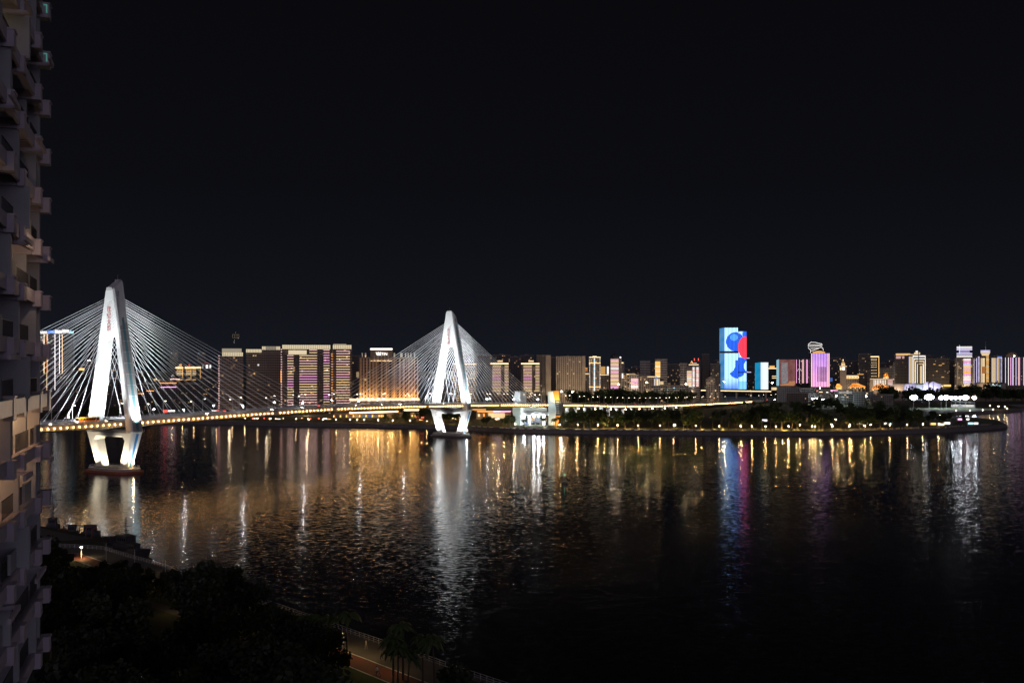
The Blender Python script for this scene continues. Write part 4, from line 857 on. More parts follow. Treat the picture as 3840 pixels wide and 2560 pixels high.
# the front starts a little right of the tower's middle: shift the picture to it
for o in kids(d.root):
    if o.name.startswith('led_screen'):
        for q in o.data.uv_layers[0].data: q.uv[0] -= d.x(2742)
d = screen_tower('screen_tower', 'shorter twin tower with a large red shape on its striped light show', 2769, 2801, 1242, 1459, 2003, mb, band=(1394, 1397.5))
for px, py, w in ((2800, 1342.5, 10), (2798, 1395, 18)): k = MB(); k.box(d.x(px), d.x(px+w), -.5, -.1, d.z(py)-.5, d.z(py)+.5); d.part('side_light', k, led('l', 1.5))
def pic_w(n, u, v): return n.mix(n.m('LESS_THAN', v, 2.0), WHT, (.85, .95, 1))
mw_ = led_screen('white_striped_light_show', 29*2000/F, 100, pic_w, 1.5, 7.0)
screen_tower('screen_tower', 'low block with a teal side and bold white upright stripes', 2834, 2881, 1358, 1460, 1950, mw_, sx0=2853, smat=led_screen('teal_light_show', 18, 60, lambda n, u, v: n.mix(n.noise(.08, 3).outputs[0], (.0, .18, .55), (.02, .45, .65)), .8))
b = Bld('office_block', 'dark block with gold bands between the striped and the pink screens', 'office block', 2880, 2918, 1384, 1980); b.body(FC['darker']); b.hstrips(2880, 2918, 1381, 1381, 9, 'a', 2, 1.4); b.block(2886, 2905, 1371, 1378, led('y', 1.0), .5, 8, 'roof_light'); b.hstrips(2895, 2911, 1410, 1418, 7, 'a', 1.6, 1.1); b.block(2893, 2912, 1452, 1462, led('a', .9), -1.2, -.1, 'podium_light')
def pic_r(n, u, v):
    no = n.noise(.09, 6.0); f = n.m('MULTIPLY', no.outputs[0], n.m('SUBTRACT', 1.25, v))
    c = n.mix(n.m('MULTIPLY', n.m('SUBTRACT', no.outputs[0], .3), 2.0), (.25, .07, .06), (.60, .24, .20)); c = n.mix(n.m('GREATER_THAN', f, .60), c, (1, .42, .18))
    inner = n.m('MULTIPLY', n.step(u, .20, .58), n.step(v, .08, .88)); return n.mix(inner, c, n.mix(n.noise(.25, 6).outputs[0], (.08, .09, .16), (.85, .75, .72)))
screen_tower('screen_tower', 'wide red-brown screen block with a blue edge and an inner panel of glitter', 2915, 2983, 1347, 1446, 1900, led_screen('red_light_show', 60*1900/F, 99*1900/F, pic_r, .62, 26), sx0=2922, smat=led('c', .55))
b = Bld('office_tower', 'dark glass tower with six pink upright light lines', 'tower', 2983, 3041, 1347, 1950); b.body(FC['darker'], [(0, .3, 0), (.3, .7, .8), (.7, 1, 0)]); b.vstrips([2987, 2998, 3009, 3013.5, 3024, 3028], 1348, 1436, 'mmppmm', 1.7, .75); b.vstrips([3038], 1347, 1353, 'p', 1.5, .8)
for px, py in ((3004, 1353), (2993, 1383), (3001, 1384), (2990, 1388), (3004, 1388), (2994, 1420)): b.block(px, px+2, py, py+2, led('w', 1.5), -.5, -.3, 'lit_window')
def pic_p(n, u, v):
    no = n.noise(.07, 5.0); c = n.mix(v, (1.0, .42, .62), (.34, .20, .78)); c = n.mix(n.m('MULTIPLY', n.m('SUBTRACT', no.outputs[0], .35), 1.8), c, (.85, .40, .90))
    e_ = n.m('GREATER_THAN', n.m('ABSOLUTE', n.m('SUBTRACT', u, .5)), .40); return n.mix(n.m('MULTIPLY', e_, n.m('MULTIPLY', no.outputs[0], .9)), c, (1, .62, .38))
pk = led_screen('pink_light_show', 68*1900/F, 128*1900/F, pic_p, 1.5, 12)
b = screen_tower('screen_tower', 'tall pink and violet screen tower with a black window grid and a gold louvred cap', 3041, 3111, 1324, 1450, 1900, pk, dep=26)
k = MB()
for i in range(6):
    for j in range(13):
        if i in (2, 3): continue
        x = b.x(3064+i*6.0); z = b.z(1376+j*4.3); k.box(x, x+1.7, -.85, -.61, z-1.4, z)
for j in range(13): k.box(b.x(3077), b.x(3086), -.85, -.61, b.z(1376+j*4.3)-1.2, b.z(1376+j*4.3))
b.part('window_grid', k, M['dark_wall'])
k = MB()
for i in range(15):
    f = i/14; c = b.x(3051+42*f); z1 = b.h+1+3.6*math.sin(math.pi*(.15+.7*f))
    k.box(c-.45, c+.45, 2, 8, b.h, z1)
b.part('louvred_cap', k, led('y', .75)); k = MB(); P_ = lambda x, y: (b.x(x), 6, b.z(y)); r_ = .24
for pts in (((3033, 1290), (3044, 1282), (3060, 1283), (3083, 1289), (3085, 1292), (3034, 1292)), ((3033, 1298), (3084, 1297)), ((3042, 1306), (3070, 1305)), ((3033, 1303), (3042, 1312), (3042, 1323)), ((3043, 1315), (3052, 1313), (3067, 1307), (3080, 1301), (3087, 1304), (3089, 1314))): k.path([P_(*p) for p in pts], r_)
k.path([P_(3034, 1292), P_(3033, 1298)], .2); b.part('outline_light', k, led('w', 2.2)); k = MB()
for x, y0 in ((3034, 1326), (3042, 1326), (3060, 1314), (3084, 1316)): k.tube((b.x(x), 6.5, b.z(y0)), (b.x(x), 6.5, b.z(1290)), .2)
b.part('sign_frame', k, M['dark_metal'])
# towers further along
R_ = [(3111, 3137, 1342, 2000, 'blue', 'dim tower with blue windows past the pink screen tower'), (3134, 3172, 1341, 2300, 'far', 'faint tower behind the clock tower'), (3172, 3219, 1353, 2300, 'far', 'faint wide tower to the rear of the gold-corniced hall'), (3219, 3266, 1327, 2200, 'far', 'tall dim tower beside the gold-edged office tower'),
      (3219, 3264, 1390, 2000, 'dark', 'dark block at the foot of the tall dim tower'), (3165, 3219, 1408, 1900, 'beige', 'low stone hall with a bright gold cornice'), (3297, 3356, 1381, 2050, 'grey', 'pale grey tower block behind the dome'), (3349, 3358, 1360, 2000, 'grey', 'narrow grey fin of a tower'),
      (3472, 3560, 1345, 2100, 'dark', 'very broad dark tower block with scattered gold windows'), (3556, 3584, 1350, 2150, 'dark', 'dark tower to the rear of the lavender-lit one'), (3336, 3352, 1372, 2150, 'beige2', 'pale side tower behind the dome')]
for x0, x1, yt, Y, m, lab in R_:
    d = Bld('office_tower', lab, 'tower', x0, x1, yt, Y, dep=16); d.body(FC[m], [(0, .3, 0), (.3, .7, 1.0), (.7, 1, 0)] if x1-x0 > 30 else None)
    if x0 == 3165:
        d.hstrips(3165, 3219, 1408, 1408, 3, 'a', 2.4, 1.4); d.hstrips(3165, 3219, 1418, 1418, 3, 'y', 2, .8); k = MB()
        for i in range(10): c = d.x(3167+i*5.6); k.box(c, c+1.4, -.3, -.02, d.z(1417), d.z(1411))
        d.part('cornice_light', k, led('a', 1.6)); d.hstrips(3215, 3238, 1403, 1403, 3, 'y', 1.5, .8)
    if x0 == 3111: d.block(3112, 3122, 1416, 1430, led('b', .35), -.3, -.02, 'blue_window')
    if x0 == 3472:
        for px, py, w in ((3500, 1364, 8), (3532, 1362, 9), (3510, 1390, 6), (3520, 1368, 12), (3530, 1412, 10), (3498, 1405, 3)): d.block(px, px+w, py, py+2.5, led('y', .8), -.5, -.02, 'lit_window')
b = Bld('clock_tower', 'slender stone clock tower with a lit lantern and glowing upper windows', 'tower', 3150, 3174, 1376, 1900, dep=11); b.body(FC['plain'], parapet=False)
b.block(3147.5, 3176, 1372, 1375.5, M['concrete'], -.8, 12, 'cornice'); b.block(3150, 3156, 1377, 1387, led('a', 1.6), -.2, -.02, 'lit_window'); b.block(3158.5, 3168, 1376, 1387, led('w', 1.8), -.2, -.02, 'lit_window'); b.hstrips(3148, 3176, 1373, 1373, 3, 'a', 1.6, .6, off=-1.2)
k = MB(); c = (0, 5, b.z(1371.5)); k.lathe(c, [(3.1, 0), (3.1, 4.4), (3.5, 4.5), (3.2, 5.4), (2.2, 7), (1.2, 8), (1.1, 9.6), (.4, 10.6), (0, 12)], 10); b.part('lantern', k, glow('warm_stone_lantern', (1, .6, .25), .5)); k = MB(); k.ball((0, 5, b.z(1349)), .9, 8, 5); b.part('finial_lamp', k, led('a', 2.5))
k = MB()
for i in range(6): a = math.pi*2*i/6; k.box(2.9*math.cos(a)-.4, 2.9*math.cos(a)+.4, 5+2.9*math.sin(a)-.4, 5+2.9*math.sin(a)+.4, b.z(1371)+.5, b.z(1371)+4)
b.part('lantern_window', k, led('a', 1.7))
b = Bld('office_tower', 'office tower edged in gold with rows of lit windows', 'tower', 3265, 3297, 1335, 2000); b.body(FC['darker']); b.hstrips(3265, 3296, 1337, 1337, 3, 'a', 2.2, 1.6); b.vstrips([3295.5], 1337, 1413, 'y', 1.7, .9)
for py in (1346, 1351, 1360, 1368, 1376, 1388, 1399, 1410): b.ticks(3268, py, py, 1, 'a', 1.5, 1.2, .9); [b.ticks(3268+i*4.5, py, py, 1, 'a', 1.5, 1.2, .9) for i in range(1, 5)]
b = Bld('domed_hall', 'columned hall with a golden dome and white upright lights', 'hall', 3262, 3348, 1420, 1850, dep=30); b.body(FC['plain']); b.hstrips(3264, 3330, 1420, 1420, 3, 'a', 2, .8); b.vstrips([3278, 3284, 3290, 3296, 3302, 3308, 3314, 3320], 1424, 1446, 'w', 1.7, .6); b.hstrips(3329, 3347, 1423, 1446, 3.6, 'ppw', 1.2, .6)
k = MB(); k.lathe((b.x(3323), 12, b.z(1414)), [(5.2, 0), (5.4, 2), (5.0, 5), (3.8, 7.4), (2, 9), (0, 9.6)], 16); b.part('dome', k, M['orange_wall'], True); k = MB(); k.lathe((b.x(3323), 12, b.z(1420)), [(5, 0), (5, 3.4)], 14); b.part('dome_drum', k, led('a', .9)); spot(bl(b, 3323, -2, 1414), bl(b, 3323, 12, 1403), 9000, (1, .65, .25), 70)
# tent roofs with gold ribs
for x0, x1, yp, ye, Y, lab in ((3134, 3158, 1440, 1451, 1700, 'smallest gold tent roof, below the clock tower'), (3186, 3245, 1438, 1450, 1700, 'long gold tent roof with a flat ridge'), (3270, 3347, 1442, 1457, 1620, 'widest gold pavilion roof with lit posts beneath')):
    d = Bld('tent_pavilion', lab, 'pavilion', x0, x1, ye, Y, dep=22); w = d.w/2; zp = d.z(yp); k = MB(); r = MB(); a, c = -w*.55, w*.05
    k.face([(-w, 0, d.h), (w, 0, d.h), (c, 11, zp), (a, 11, zp)]); k.face([(w, 0, d.h), (w, 22, d.h), (c, 11, zp)]); k.face([(w, 22, d.h), (-w, 22, d.h), (a, 11, zp), (c, 11, zp)]); k.face([(-w, 22, d.h), (-w, 0, d.h), (a, 11, zp)])
    d.part('tent_roof', k, M['orange_wall'])
    for i in range(9): f = i/8; r.tube((-w+2*w*f, -.1, d.h+.25), (a+(c-a)*f, 10.9, zp+.25), .22)
    r.tube((-w, -.1, d.h+.1), (w, -.1, d.h+.1), .35); d.part('rib_light', r, led('o', 2.2)); k = MB()
    for i in range(5): x = -w+.5+(2*w-1)*i/4; k.box(x-.35, x+.35, 0, .7, 0, d.h)
    d.part('post', k, M['concrete']); k = MB()
    for i in range(4): x = -w+2+(2*w-4)*i/3; k.ball((x, -.6, d.h-2.2), .5)
    d.part('post_lamp', k, led('y', 7)); spot(bl(d, (x0+x1)/2, -8, 1478), bl(d, (x0+x1)/2, 3, yp), 12000, (1, .6, .2), 100)
b = Bld('office_tower', 'dark tower crowned with a broad band of gold light', 'tower', 3353, 3413, 1331, 2050); b.body(FC['dark'], [(0, .12, -.5), (.12, 1, .4)]); b.block(3360, 3413, 1325, 1331, led('y', .8), 1, 8, 'roof_light'); b.hstrips(3360, 3432, 1330, 1330, 3, 'a', 2.4, 1.5); b.hstrips(3360, 3378, 1336, 1343, 3.4, 'p', 1.6, .6); b.hstrips(3383, 3391, 1336, 1343, 3.4, 'p', 1.6, .6)
b = Bld('deco_tower', 'stepped tower of nested bright frames and tall gold light lines', 'tower', 3408, 3472, 1331, 1950, dep=20); b.body(FC['darker'], [(0, .2, 1.5), (.2, .42, .6), (.42, .6, 0), (.6, .8, .6), (.8, 1, 1.2)])
b.block(3429, 3450, 1321, 1330, led('a', .9), .2, 8, 'upper_stage'); b.block(3434, 3442, 1315, 1320, led('w', 1.1), .3, 7, 'upper_stage'); b.block(3443.5, 3446.5, 1315, 1420, M['dark_wall'], -1.0, -.65, 'centre_rib')
for i, (xa, xb, y) in enumerate(((3423, 3470, 1333), (3427, 3470, 1343), (3433, 3465, 1352), (3440, 3462, 1362))): b.block(xa, xb, y, y+4.5, led('w' if i < 2 else 'a', 1.15-.15*i), -.6, -.02, 'lit_frame'); b.vstrips([xa+.8], y+4, 1436, 'wa'[i % 2], 1.6, .9); b.vstrips([xb-.8], y+4, 1436, 'aw'[i % 2], 1.6, .9)
b.vstrips([3410, 3413, 3416.5, 3420], 1336, 1436, 'laaa', 1.4, .7); b.vstrips([3451, 3455.5], 1372, 1437, 'a', 1.7, .8)
b = Bld('lit_tower', 'lavender-lit tower with a narrow waist and a wide banded head', 'tower', 3582, 3658, 1342, 1900, dep=22); b.body(FC['beige'], [(0, .16, .8), (.16, .4, 0), (.4, .76, 1.2), (.76, 1, 0)])
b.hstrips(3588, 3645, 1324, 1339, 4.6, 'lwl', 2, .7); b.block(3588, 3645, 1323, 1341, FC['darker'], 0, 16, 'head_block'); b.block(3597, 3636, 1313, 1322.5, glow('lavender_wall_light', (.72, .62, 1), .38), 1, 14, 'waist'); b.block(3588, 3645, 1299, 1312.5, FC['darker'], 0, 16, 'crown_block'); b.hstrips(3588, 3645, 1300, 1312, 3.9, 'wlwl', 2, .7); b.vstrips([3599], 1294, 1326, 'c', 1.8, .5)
b.hstrips(3613, 3640, 1346, 1450, 4.35, 'wmlappymw', 1.9, .8); b.ticks(3592, 1360, 1440, 4.4, 'a', 1.2, .8, .6); b.ticks(3652, 1348, 1446, 4.4, 'l', 1.6, 1.2, .7); spot(bl(b, 3626, -14, 1452), bl(b, 3626, 0, 1435), 9000, (1, .85, .4), 90)
b = Bld('lit_tower', 'wide tower of gold and white upright lines under a round lit crown with a mast', 'tower', 3660, 3758, 1335, 1950, dep=24); b.body(FC['dark'], [(0, .16, 1.2), (.16, .4, .4), (.4, .58, -.6), (.58, .82, .4), (.82, 1, 1.2)])
k = MB(); c = (b.x(3696), 8, b.h+.9); k.lathe(c, [(6.2, 0), (6.2, 2), (8.2, 5.2), (8.2, 6.2)], 18); b.part('round_crown', k, led('a', .8)); k = MB(); k.lathe(c, [(8.4, 7.2), (8.4, 8.2)], 18).lathe(c, [(8.4, 9.6), (8.4, 10.4), (0, 10.5)], 18); b.part('crown_ring', k, led('l', 1.6)); k = MB(); k.tube((b.x(3697), 8, b.h+8), (b.x(3697), 8, b.z(1281)), .3, .12); b.part('mast', k, M['rail'])
b.vstrips([3663, 3680, 3684, 3688, 3692, 3710, 3715, 3720, 3724, 3729, 3734, 3740, 3745], 1342, 1434, 'laawalwawalaa', 1.5, .75); b.hstrips(3698, 3708, 1336, 1432, 4.3, 'yay', 1.7, .8, off=-.95); b.ticks(3671, 1338, 1432, 4.4, 'l', 1.7, 3, .7); b.ticks(3754, 1342, 1432, 4.4, 'l', 1.6, 2.4, .7)
for i in range(60): px, py = 3681+random.random()*14, 1360+random.random()*50; random.random()
b.block(3681, 3696, 1374, 1400, led('o', .35), -.62, -.4, 'gold_panel'); b.hstrips(3740, 3756, 1334, 1341, 3.4, 'lb', 1.6, .6)
b = Bld('lit_podium', 'low beige podium wall with a bright white shop front', 'building', 3664, 3770, 1437, 1700, dep=20); b.body(FC['plain']); b.block(3722, 3740, 1438, 1448, led('w', 1.3), -.4, -.02, 'shop_window'); b.block(3712, 3752, 1443, 1447, led('c', .9), -.4, -.02, 'shop_window'); spot(bl(b, 3690, -10, 1452), bl(b, 3690, 0, 1440), 5000, (1, .75, .5), 110)
b = Bld('lit_tower', 'tower at the picture edge with violet light lines under a lit shell roof', 'tower', 3765, 3846, 1340, 1950, dep=24); b.body(FC['dark'], [(0, .5, 0), (.5, 1, .9)]); b.vstrips([3771, 3782, 3790, 3796, 3800, 3810, 3819, 3823, 3838], 1340, 1444, 'lwmlmlpml', 1.6, .75); b.vstrips([3846], 1338, 1446, 'l', 1.6, .8)
k = MB(); c = (b.x(3795), 9, b.h+.9); prof = [(11.0, 0), (10.6, 3), (9, 6), (6, 8.6), (2.5, 10), (0, 10.3)]; k.lathe(c, prof, 20); o = b.part('shell_roof', k, paint('shell_roof', (.5, .36, .22), .5, .5, .4), True); spot(bl(b, 3804, -2, 1337), bl(b, 3797, 9, 1322), 30000, (1, .7, .35), 100)
# white membrane pavilion
b = Bld('membrane_pavilion', 'lavender-lit white membrane pavilion with pointed masts behind dark trees', 'pavilion', 3392, 3526, 1441, 1750, dep=30); k = MB(); top = [(3392, 1441), (3410, 1440), (3424, 1436), (3432, 1430), (3436, 1439), (3462, 1440), (3470, 1434), (3481, 1430), (3484, 1438), (3498, 1429), (3512, 1436), (3526, 1440)]
for (xa, ya), (xb, yb) in zip(top, top[1:]):
    if 3434 < (xa+xb)/2 < 3464: continue
    m_ = 6*math.sin(xa); k.hexa([(b.x(xa), m_*.1, 0), (b.x(xb), .5, 0), (b.x(xb), 1.2, 0), (b.x(xa), m_*.1+1, 0)], [(b.x(xa), 2, b.z(ya)), (b.x(xb), 2.5, b.z(yb)), (b.x(xb), 3.2, b.z(yb)), (b.x(xa), 3, b.z(ya))])
b.part('membrane', k, paint('membrane', (.75, .75, .82), .6, .06, .2)); k = MB()
for px in (3482, 3499): k.tube((b.x(px), .2, 0), (b.x(px), .2, b.z(1431)), .3)
b.part('mast', k, M['dark_metal']); k = MB(); k.box(b.x(3436), b.x(3463), 1.5, 9, 0, b.z(1441)); b.part('glass_hall', k, facade('lit_glass_hall', (.4, .4, .45), 40, 2.6, .98, .6, .9, .0, .9))
for px, P in ((3410, 7000), (3465, 9000), (3490, 9000), (3515, 7000)): q = bl(b, px, -9, 1470); spot(q, bl(b, px, 2, 1448), P*1.6, (.74, .70, 1), 100)
b = Bld('lit_block', 'blank beige block beside the membrane pavilion', 'building', 3349, 3390, 1441, 1760, dep=16); b.body(FC['plain'], [(0, .5, 0), (.5, 1, .8)]); q = bl(b, 3368, -9, 1468); spot(q, bl(b, 3368, 0, 1450), 14000, (1, .78, .6), 110)
b = Bld('lit_billboard', 'yellow lit sign above the trees beside the lavender tower', 'billboard', 3539, 3566, 1442, 1700, dep=1); k = MB(); k.box(-b.w/2, b.w/2, 0, 1, b.h-3, b.h); b.part('sign_panel', k, led('y', 1.6)); k = MB(); k.box(-.4, .4, .2, .8, 0, b.h-3.01); b.part('post', k, M['dark_metal'])
# low buildings beyond the park
for i, (x0, x1, yt, Y, m, lab) in enumerate(((2915, 3000, 1452, 1640, 'grey', 'low dark block in front of the red-brown screen'), (3000, 3060, 1456, 1600, 'grey', 'low block with dark window bands under the pink lines'), (3060, 3130, 1462, 1580, 'dark', 'low dark hall with red and white shop lights'), (3130, 3200, 1464, 1540, 'grey', 'low glazed hall edged with a pink neon line'), (3200, 3275, 1470, 1500, 'grey', 'dim low hall with rows of small white windows'), (2950, 3030, 1474, 1500, 'dark', 'dark long shed just behind the sports courts'), (3270, 3350, 1480, 1480, 'dark', 'dark low hall under the widest gold pavilion'))):
    d = Bld('low_building', lab, 'building', x0, x1, yt, Y, dep=16); d.body(FC[m], [(0, .4, 0), (.4, 1, .8)])
    if i == 2: d.block(3062, 3068, 1464, 1467, led('r', 1.5), -.3, -.02, 'shop_sign'); d.block(3072, 3085, 1468, 1471, led('a', 1.5), -.3, -.02, 'shop_sign'); d.block(3098, 3106, 1469, 1472, led('w', 1.5), -.3, -.02, 'shop_sign')
    if i == 3:
        k = MB(); k.path([(d.x(3142), -.3, d.z(1463.5)), (d.x(3115), -.3, d.z(1463.5)), (d.x(3122), -.3, d.z(1468))], .4); d.part('neon_line', k, led('m', 2.4)); d.hstrips(3145, 3195, 1468, 1474, 3, 'w', .5, .5)
# tower crane and lattice mast seen against the sky behind the stepped tower
d = Bld('lattice_mast', 'thin unlit mast with a small lit platform standing over the apartment towers', 'mast', 872, 896, 1258, 1700, dep=6); k = MB()
for x, y in ((-1.2, 0), (1.2, 0), (1.2, 2.4), (-1.2, 2.4)): k.tube((x, y, 0), (x, y, d.h), .14)
for i in range(int(d.h/3)): k.tube((-1.2, 0, i*3), (1.2, 0, i*3+3), .09); k.tube((1.2, 2.4, i*3), (-1.2, 2.4, i*3+3), .09)
d.part('lattice', k, M['dark_metal']); k = MB(); w = d.w/2
for x in (-w, -w*.3, w*.4, w): k.tube((x, 0, d.z(1266)), (x, 0, d.z(1254)), .12)
for y in (1254, 1266): k.tube((-w, 0, d.z(y)), (w, 0, d.z(y)), .12)
d.part('platform', k, led('a', .30)); k = MB()
for x, y in ((-w*.4, 1276), (-w*.5, 1281), (-w*.45, 1286), (w*.8, 1268), (0, 1246)): k.ball((x, -.3, d.z(y)), .35, 6, 4)
d.part('mast_lamp', k, led('w', .9))
# street lighting among the buildings: high warm lamps whose light falls on the fronts
street = [(2105, 1468, 1500), (2148, 1469, 1490), (2425, 1434, 1440), (2320, 1441, 1430), (2572, 1440, 1440), (2715, 1430, 1480), (2896, 1435, 1560), (3075, 1454, 1540), (3136, 1484, 1400), (3248, 1485, 1400)]
lmp = empty('street_lamp', (0, 0, 0), 0, 'x', 'street lamp'); k = MB(); k.tube((0, 0, 0), (0, 0, 1), .16, .1); pole = k.build('pole', M['dark_metal'], lmp); k = MB(); k.ball((0, 0, 0), .85, 8, 6); head = k.build('lamp_head', M['street_lamp'], lmp)
slab = ['in front of the beige slab', 'before the far corner of the beige slab', 'over the pale block beside the low grey offices', 'before the tower with the domed top', 'at the end of the low grey offices', 'against the foot of the taller twin tower', 'between the striped and the pink screens', 'below the pink screen tower', 'over the sports courts', 'beyond the courts under the gold pavilions']
for i, (px, py, Y) in enumerate(street):
    p = W(px, py, Y); cool = i > 7
    r = lmp if i == 0 else lmp.copy()
    if i: COL.objects.link(r)
    r.location = (p.x, Y, LZ); r['label'] = ('white' if cool else 'bright warm')+' high-mast lamp '+slab[i]; r['group'] = 'high lamps among the buildings'
    pp = pole if i == 0 else pole.copy(); hh = head if i == 0 else head.copy()
    for o in (pp, hh):
        if i: COL.objects.link(o); o.parent = r
    pp.scale = (1, 1, p.z-LZ); hh.location = (0, 0, p.z-LZ)
    point((p.x, Y-1.2, p.z), 9000 if i != 1 else 16000, (.9, .96, 1) if cool else (1, .78, .48), .8)
for px, py, Y, P in ((1870, 1480, 1400, 14000), (1990, 1480, 1400, 14000), (2040, 1475, 1480, 16000), (2120, 1478, 1500, 22000), (2170, 1478, 1500, 22000), (2230, 1470, 1550, 20000), (2268, 1470, 1620, 12000), (2370, 1470, 1450, 12000), (2430, 1470, 1500, 16000), (2520, 1485, 1455, 8000), (1150, 1545, 1165, 5000), (1000, 1545, 1180, 5000), (1290, 1540, 1160, 4000), (860, 1545, 1160, 4000), (1460, 1535, 1150, 2200), (2600, 1470, 1560, 12000), (3190, 1455, 1850, 16000), (3300, 1455, 1830, 16000), (3360, 1455, 1950, 14000), (3500, 1455, 2040, 14000), (3600, 1460, 1850, 22000), (3160, 1455, 1850, 14000), (3720, 1455, 1900, 14000), (3325, 1452, 1980, 20000), (2660, 1455, 1820, 20000), (2480, 1450, 1640, 14000), (2560, 1450, 1720, 16000), (3240, 1450, 2150, 22000), (3540, 1450, 2060, 24000), (3380, 1450, 2000, 18000), (2345, 1455, 1600, 12000)):
    point(W(px, py, Y), P, (1, .74, .46), 1.0)  # added points without posts, filling the building fronts with warm light
# ------------------------------------------------------------------ trees
def leaf_quad(k, c, s, rnd):
    a = Vector((rnd.gauss(0, 1), rnd.gauss(0, 1), rnd.gauss(0, .7))).normalized(); b = a.orthogonal().normalized()
    a = a*s; b = b*s*.7; k.face([c-a, c-b*.9, c+a, c+b*.9])
def tree_mesh(kc, kt, seed, h, rad, n, leaf, tr):
    rnd = random.Random(seed); th = h*.32
    kt.tube((0, 0, -.6), (rnd.uniform(-.2, .2), 0, th), tr, tr*.7, 6)
    cl = []
    for i in range(9):
        a = rnd.uniform(0, 6.28); r = rad*rnd.uniform(.15, .75); z = h*rnd.uniform(.42, .88); c = Vector((math.cos(a)*r, math.sin(a)*r, z)); cl.append((c, rad*rnd.uniform(.34, .55)))
        kt.tube((0, 0, th*rnd.uniform(.75, 1)), c, tr*.4, tr*.12, 4, False)
    for i in range(n):
        c, r = rnd.choice(cl); d = Vector((rnd.gauss(0, 1), rnd.gauss(0, 1), rnd.gauss(0, .8))); d.normalize(); p = c+d*r*rnd.uniform(.35, 1.05)**.7
        leaf_quad(kc, p, leaf*rnd.uniform(.6, 1.3), rnd)
def palm_mesh(kc, kt, seed, h, fr, nf=15):
    rnd = random.Random(seed); bend = rnd.uniform(-.6, .6); pts = [Vector((bend*(i/4)**2, 0, h*i/4)) for i in range(5)]
    pts[0].z = -.5
    for i in range(4): kt.tube(pts[i], pts[i+1], .24-.03*i, .21-.03*i, 7, False)
    top = pts[-1]
    for i in range(nf):
        a = 6.283*i/nf+rnd.uniform(-.2, .2); el = rnd.uniform(.1, 1.1); d = Vector((math.cos(a), math.sin(a), 0)); L = fr*rnd.uniform(.8, 1.1); sp = []
        for j in range(6): f = j/5; sp.append(top+d*(L*f*math.cos(el*.6))+Z*(L*(math.sin(el)*f-1.05*f*f)))
        sd = d.cross(Z)
        for j in range(5):
            w0 = fr*.16*math.sin(math.pi*(.12+.85*j/5)); w1 = fr*.16*math.sin(math.pi*(.12+.85*(j+1)/5))*(j < 4)
            for s_ in (1, -1): kc.face([sp[j], sp[j+1], sp[j+1]+sd*s_*w1-Z*w1*.7, sp[j]+sd*s_*w0-Z*w0*.7])
TM = []
for i in range(5):
    kc = MB(); kt = MB(); tree_mesh(kc, kt, 11+i, 10.5+i*.7, 5.0+.35*i, 420, .85, .26)
    kc.m = 1
    base = MB(); base.v = kt.v+kc.v; base.f = kt.f+[tuple(j+len(kt.v) for j in f) for f in kc.f]; base.mi = [0]*len(kt.f)+[1]*len(kc.f); base.uv = [None]*len(base.f)
    TM.append(base.mesh('park_tree', [M['trunk'], M['leaf'] if i % 2 else M['leaf_dark']]))
PM = []
for i in range(3):
    kc = MB(); kt = MB(); palm_mesh(kc, kt, 41+i, 7.5+i*.8, 3.4, 13); base = MB(); base.v = kt.v+kc.v; base.f = kt.f+[tuple(j+len(kt.v) for j in f) for f in kc.f]; base.mi = [0]*len(kt.f)+[1]*len(kc.f); base.uv = [None]*len(base.f)
    PM.append(base.mesh('palm_tree', [M['trunk'], M['palm_leaf']]))
rt = random.Random(5)
def land_y(px):                                       # depth of the far shore line at px
    best = None
    for a, b in zip(SHORE[:19], SHORE[1:19]):
        xa, xb = CX+a.x/a.y*F, CX+b.x/b.y*F
        if xa <= px <= xb: best = a.y+(b.y-a.y)*(px-xa)/(xb-xa)
    return best or 1000
def plant(me, name, px, Y, sc, label, group, zb=LZ):
    o = mesh_obj(name, rt.choice(me)); o.location = ((px-CX)/F*Y, Y, zb); o.rotation_euler = (0, 0, rt.uniform(0, 6.28)); o.scale = (sc*rt.uniform(.85, 1.2), sc*rt.uniform(.85, 1.2), sc*rt.uniform(.85, 1.15))
    return tag(o, label, 'tree', group)
def deck_near(px, Y):                                 # keeps trees off the viaduct
    p = Vector(((px-CX)/F*Y, Y, 0))-PN; return abs(p.dot(V)) < 19
cnt = 0
while cnt < 150:                                      # park below the viaduct
    px = rt.uniform(2112, 3330) if cnt < 130 else rt.uniform(3180, 3500); d0 = land_y(px); Y = d0+rt.uniform(26, 190)*(1.0 if px < 2500 else 1.35)
    if deck_near(px, Y) or (px > 3150 and Y > 1170): continue
    mx = (H-LZ-(146 if px < 2800 else 135)*Y/F)/13.2 if px < 2950 else 9
    if mx < .45: continue
    plant(TM, 'park_tree', px, Y, min(rt.uniform(.9, 1.35), mx/1.1), 'dark leafy tree in the riverside park between the lit viaduct and the promenade', 'trees of the riverside park'); cnt += 1
for i in range(38):                                   # belt behind the viaduct
    plant(TM, 'park_tree', rt.uniform(2080, 2590), rt.uniform(1400, 1470), rt.uniform(1.5, 2.0), 'tall dark tree in the belt between the viaduct and the low grey offices', 'tall trees behind the viaduct')
for i in range(42):                                   # belt right of the sports ground
    px = rt.uniform(3290, 3840); plant(TM, 'park_tree', px, rt.uniform(1640, 1700) if px > 3540 else rt.uniform(1560, 1640), rt.uniform(1.5, 2.1), 'tall dark tree in the belt between the stadium floodlights and the lavender pavilion', 'tall trees behind the sports ground')
for i in range(24):
    px = rt.uniform(2640, 3300); Yc = rt.uniform(1290, 1450); plant(TM, 'park_tree', px, Yc, rt.uniform(.8, 1.2) if px > 2980 else min(.8, (H-LZ-118*Yc/F)/14), 'tree between the sports courts and the lit city road', 'trees around the sports courts')
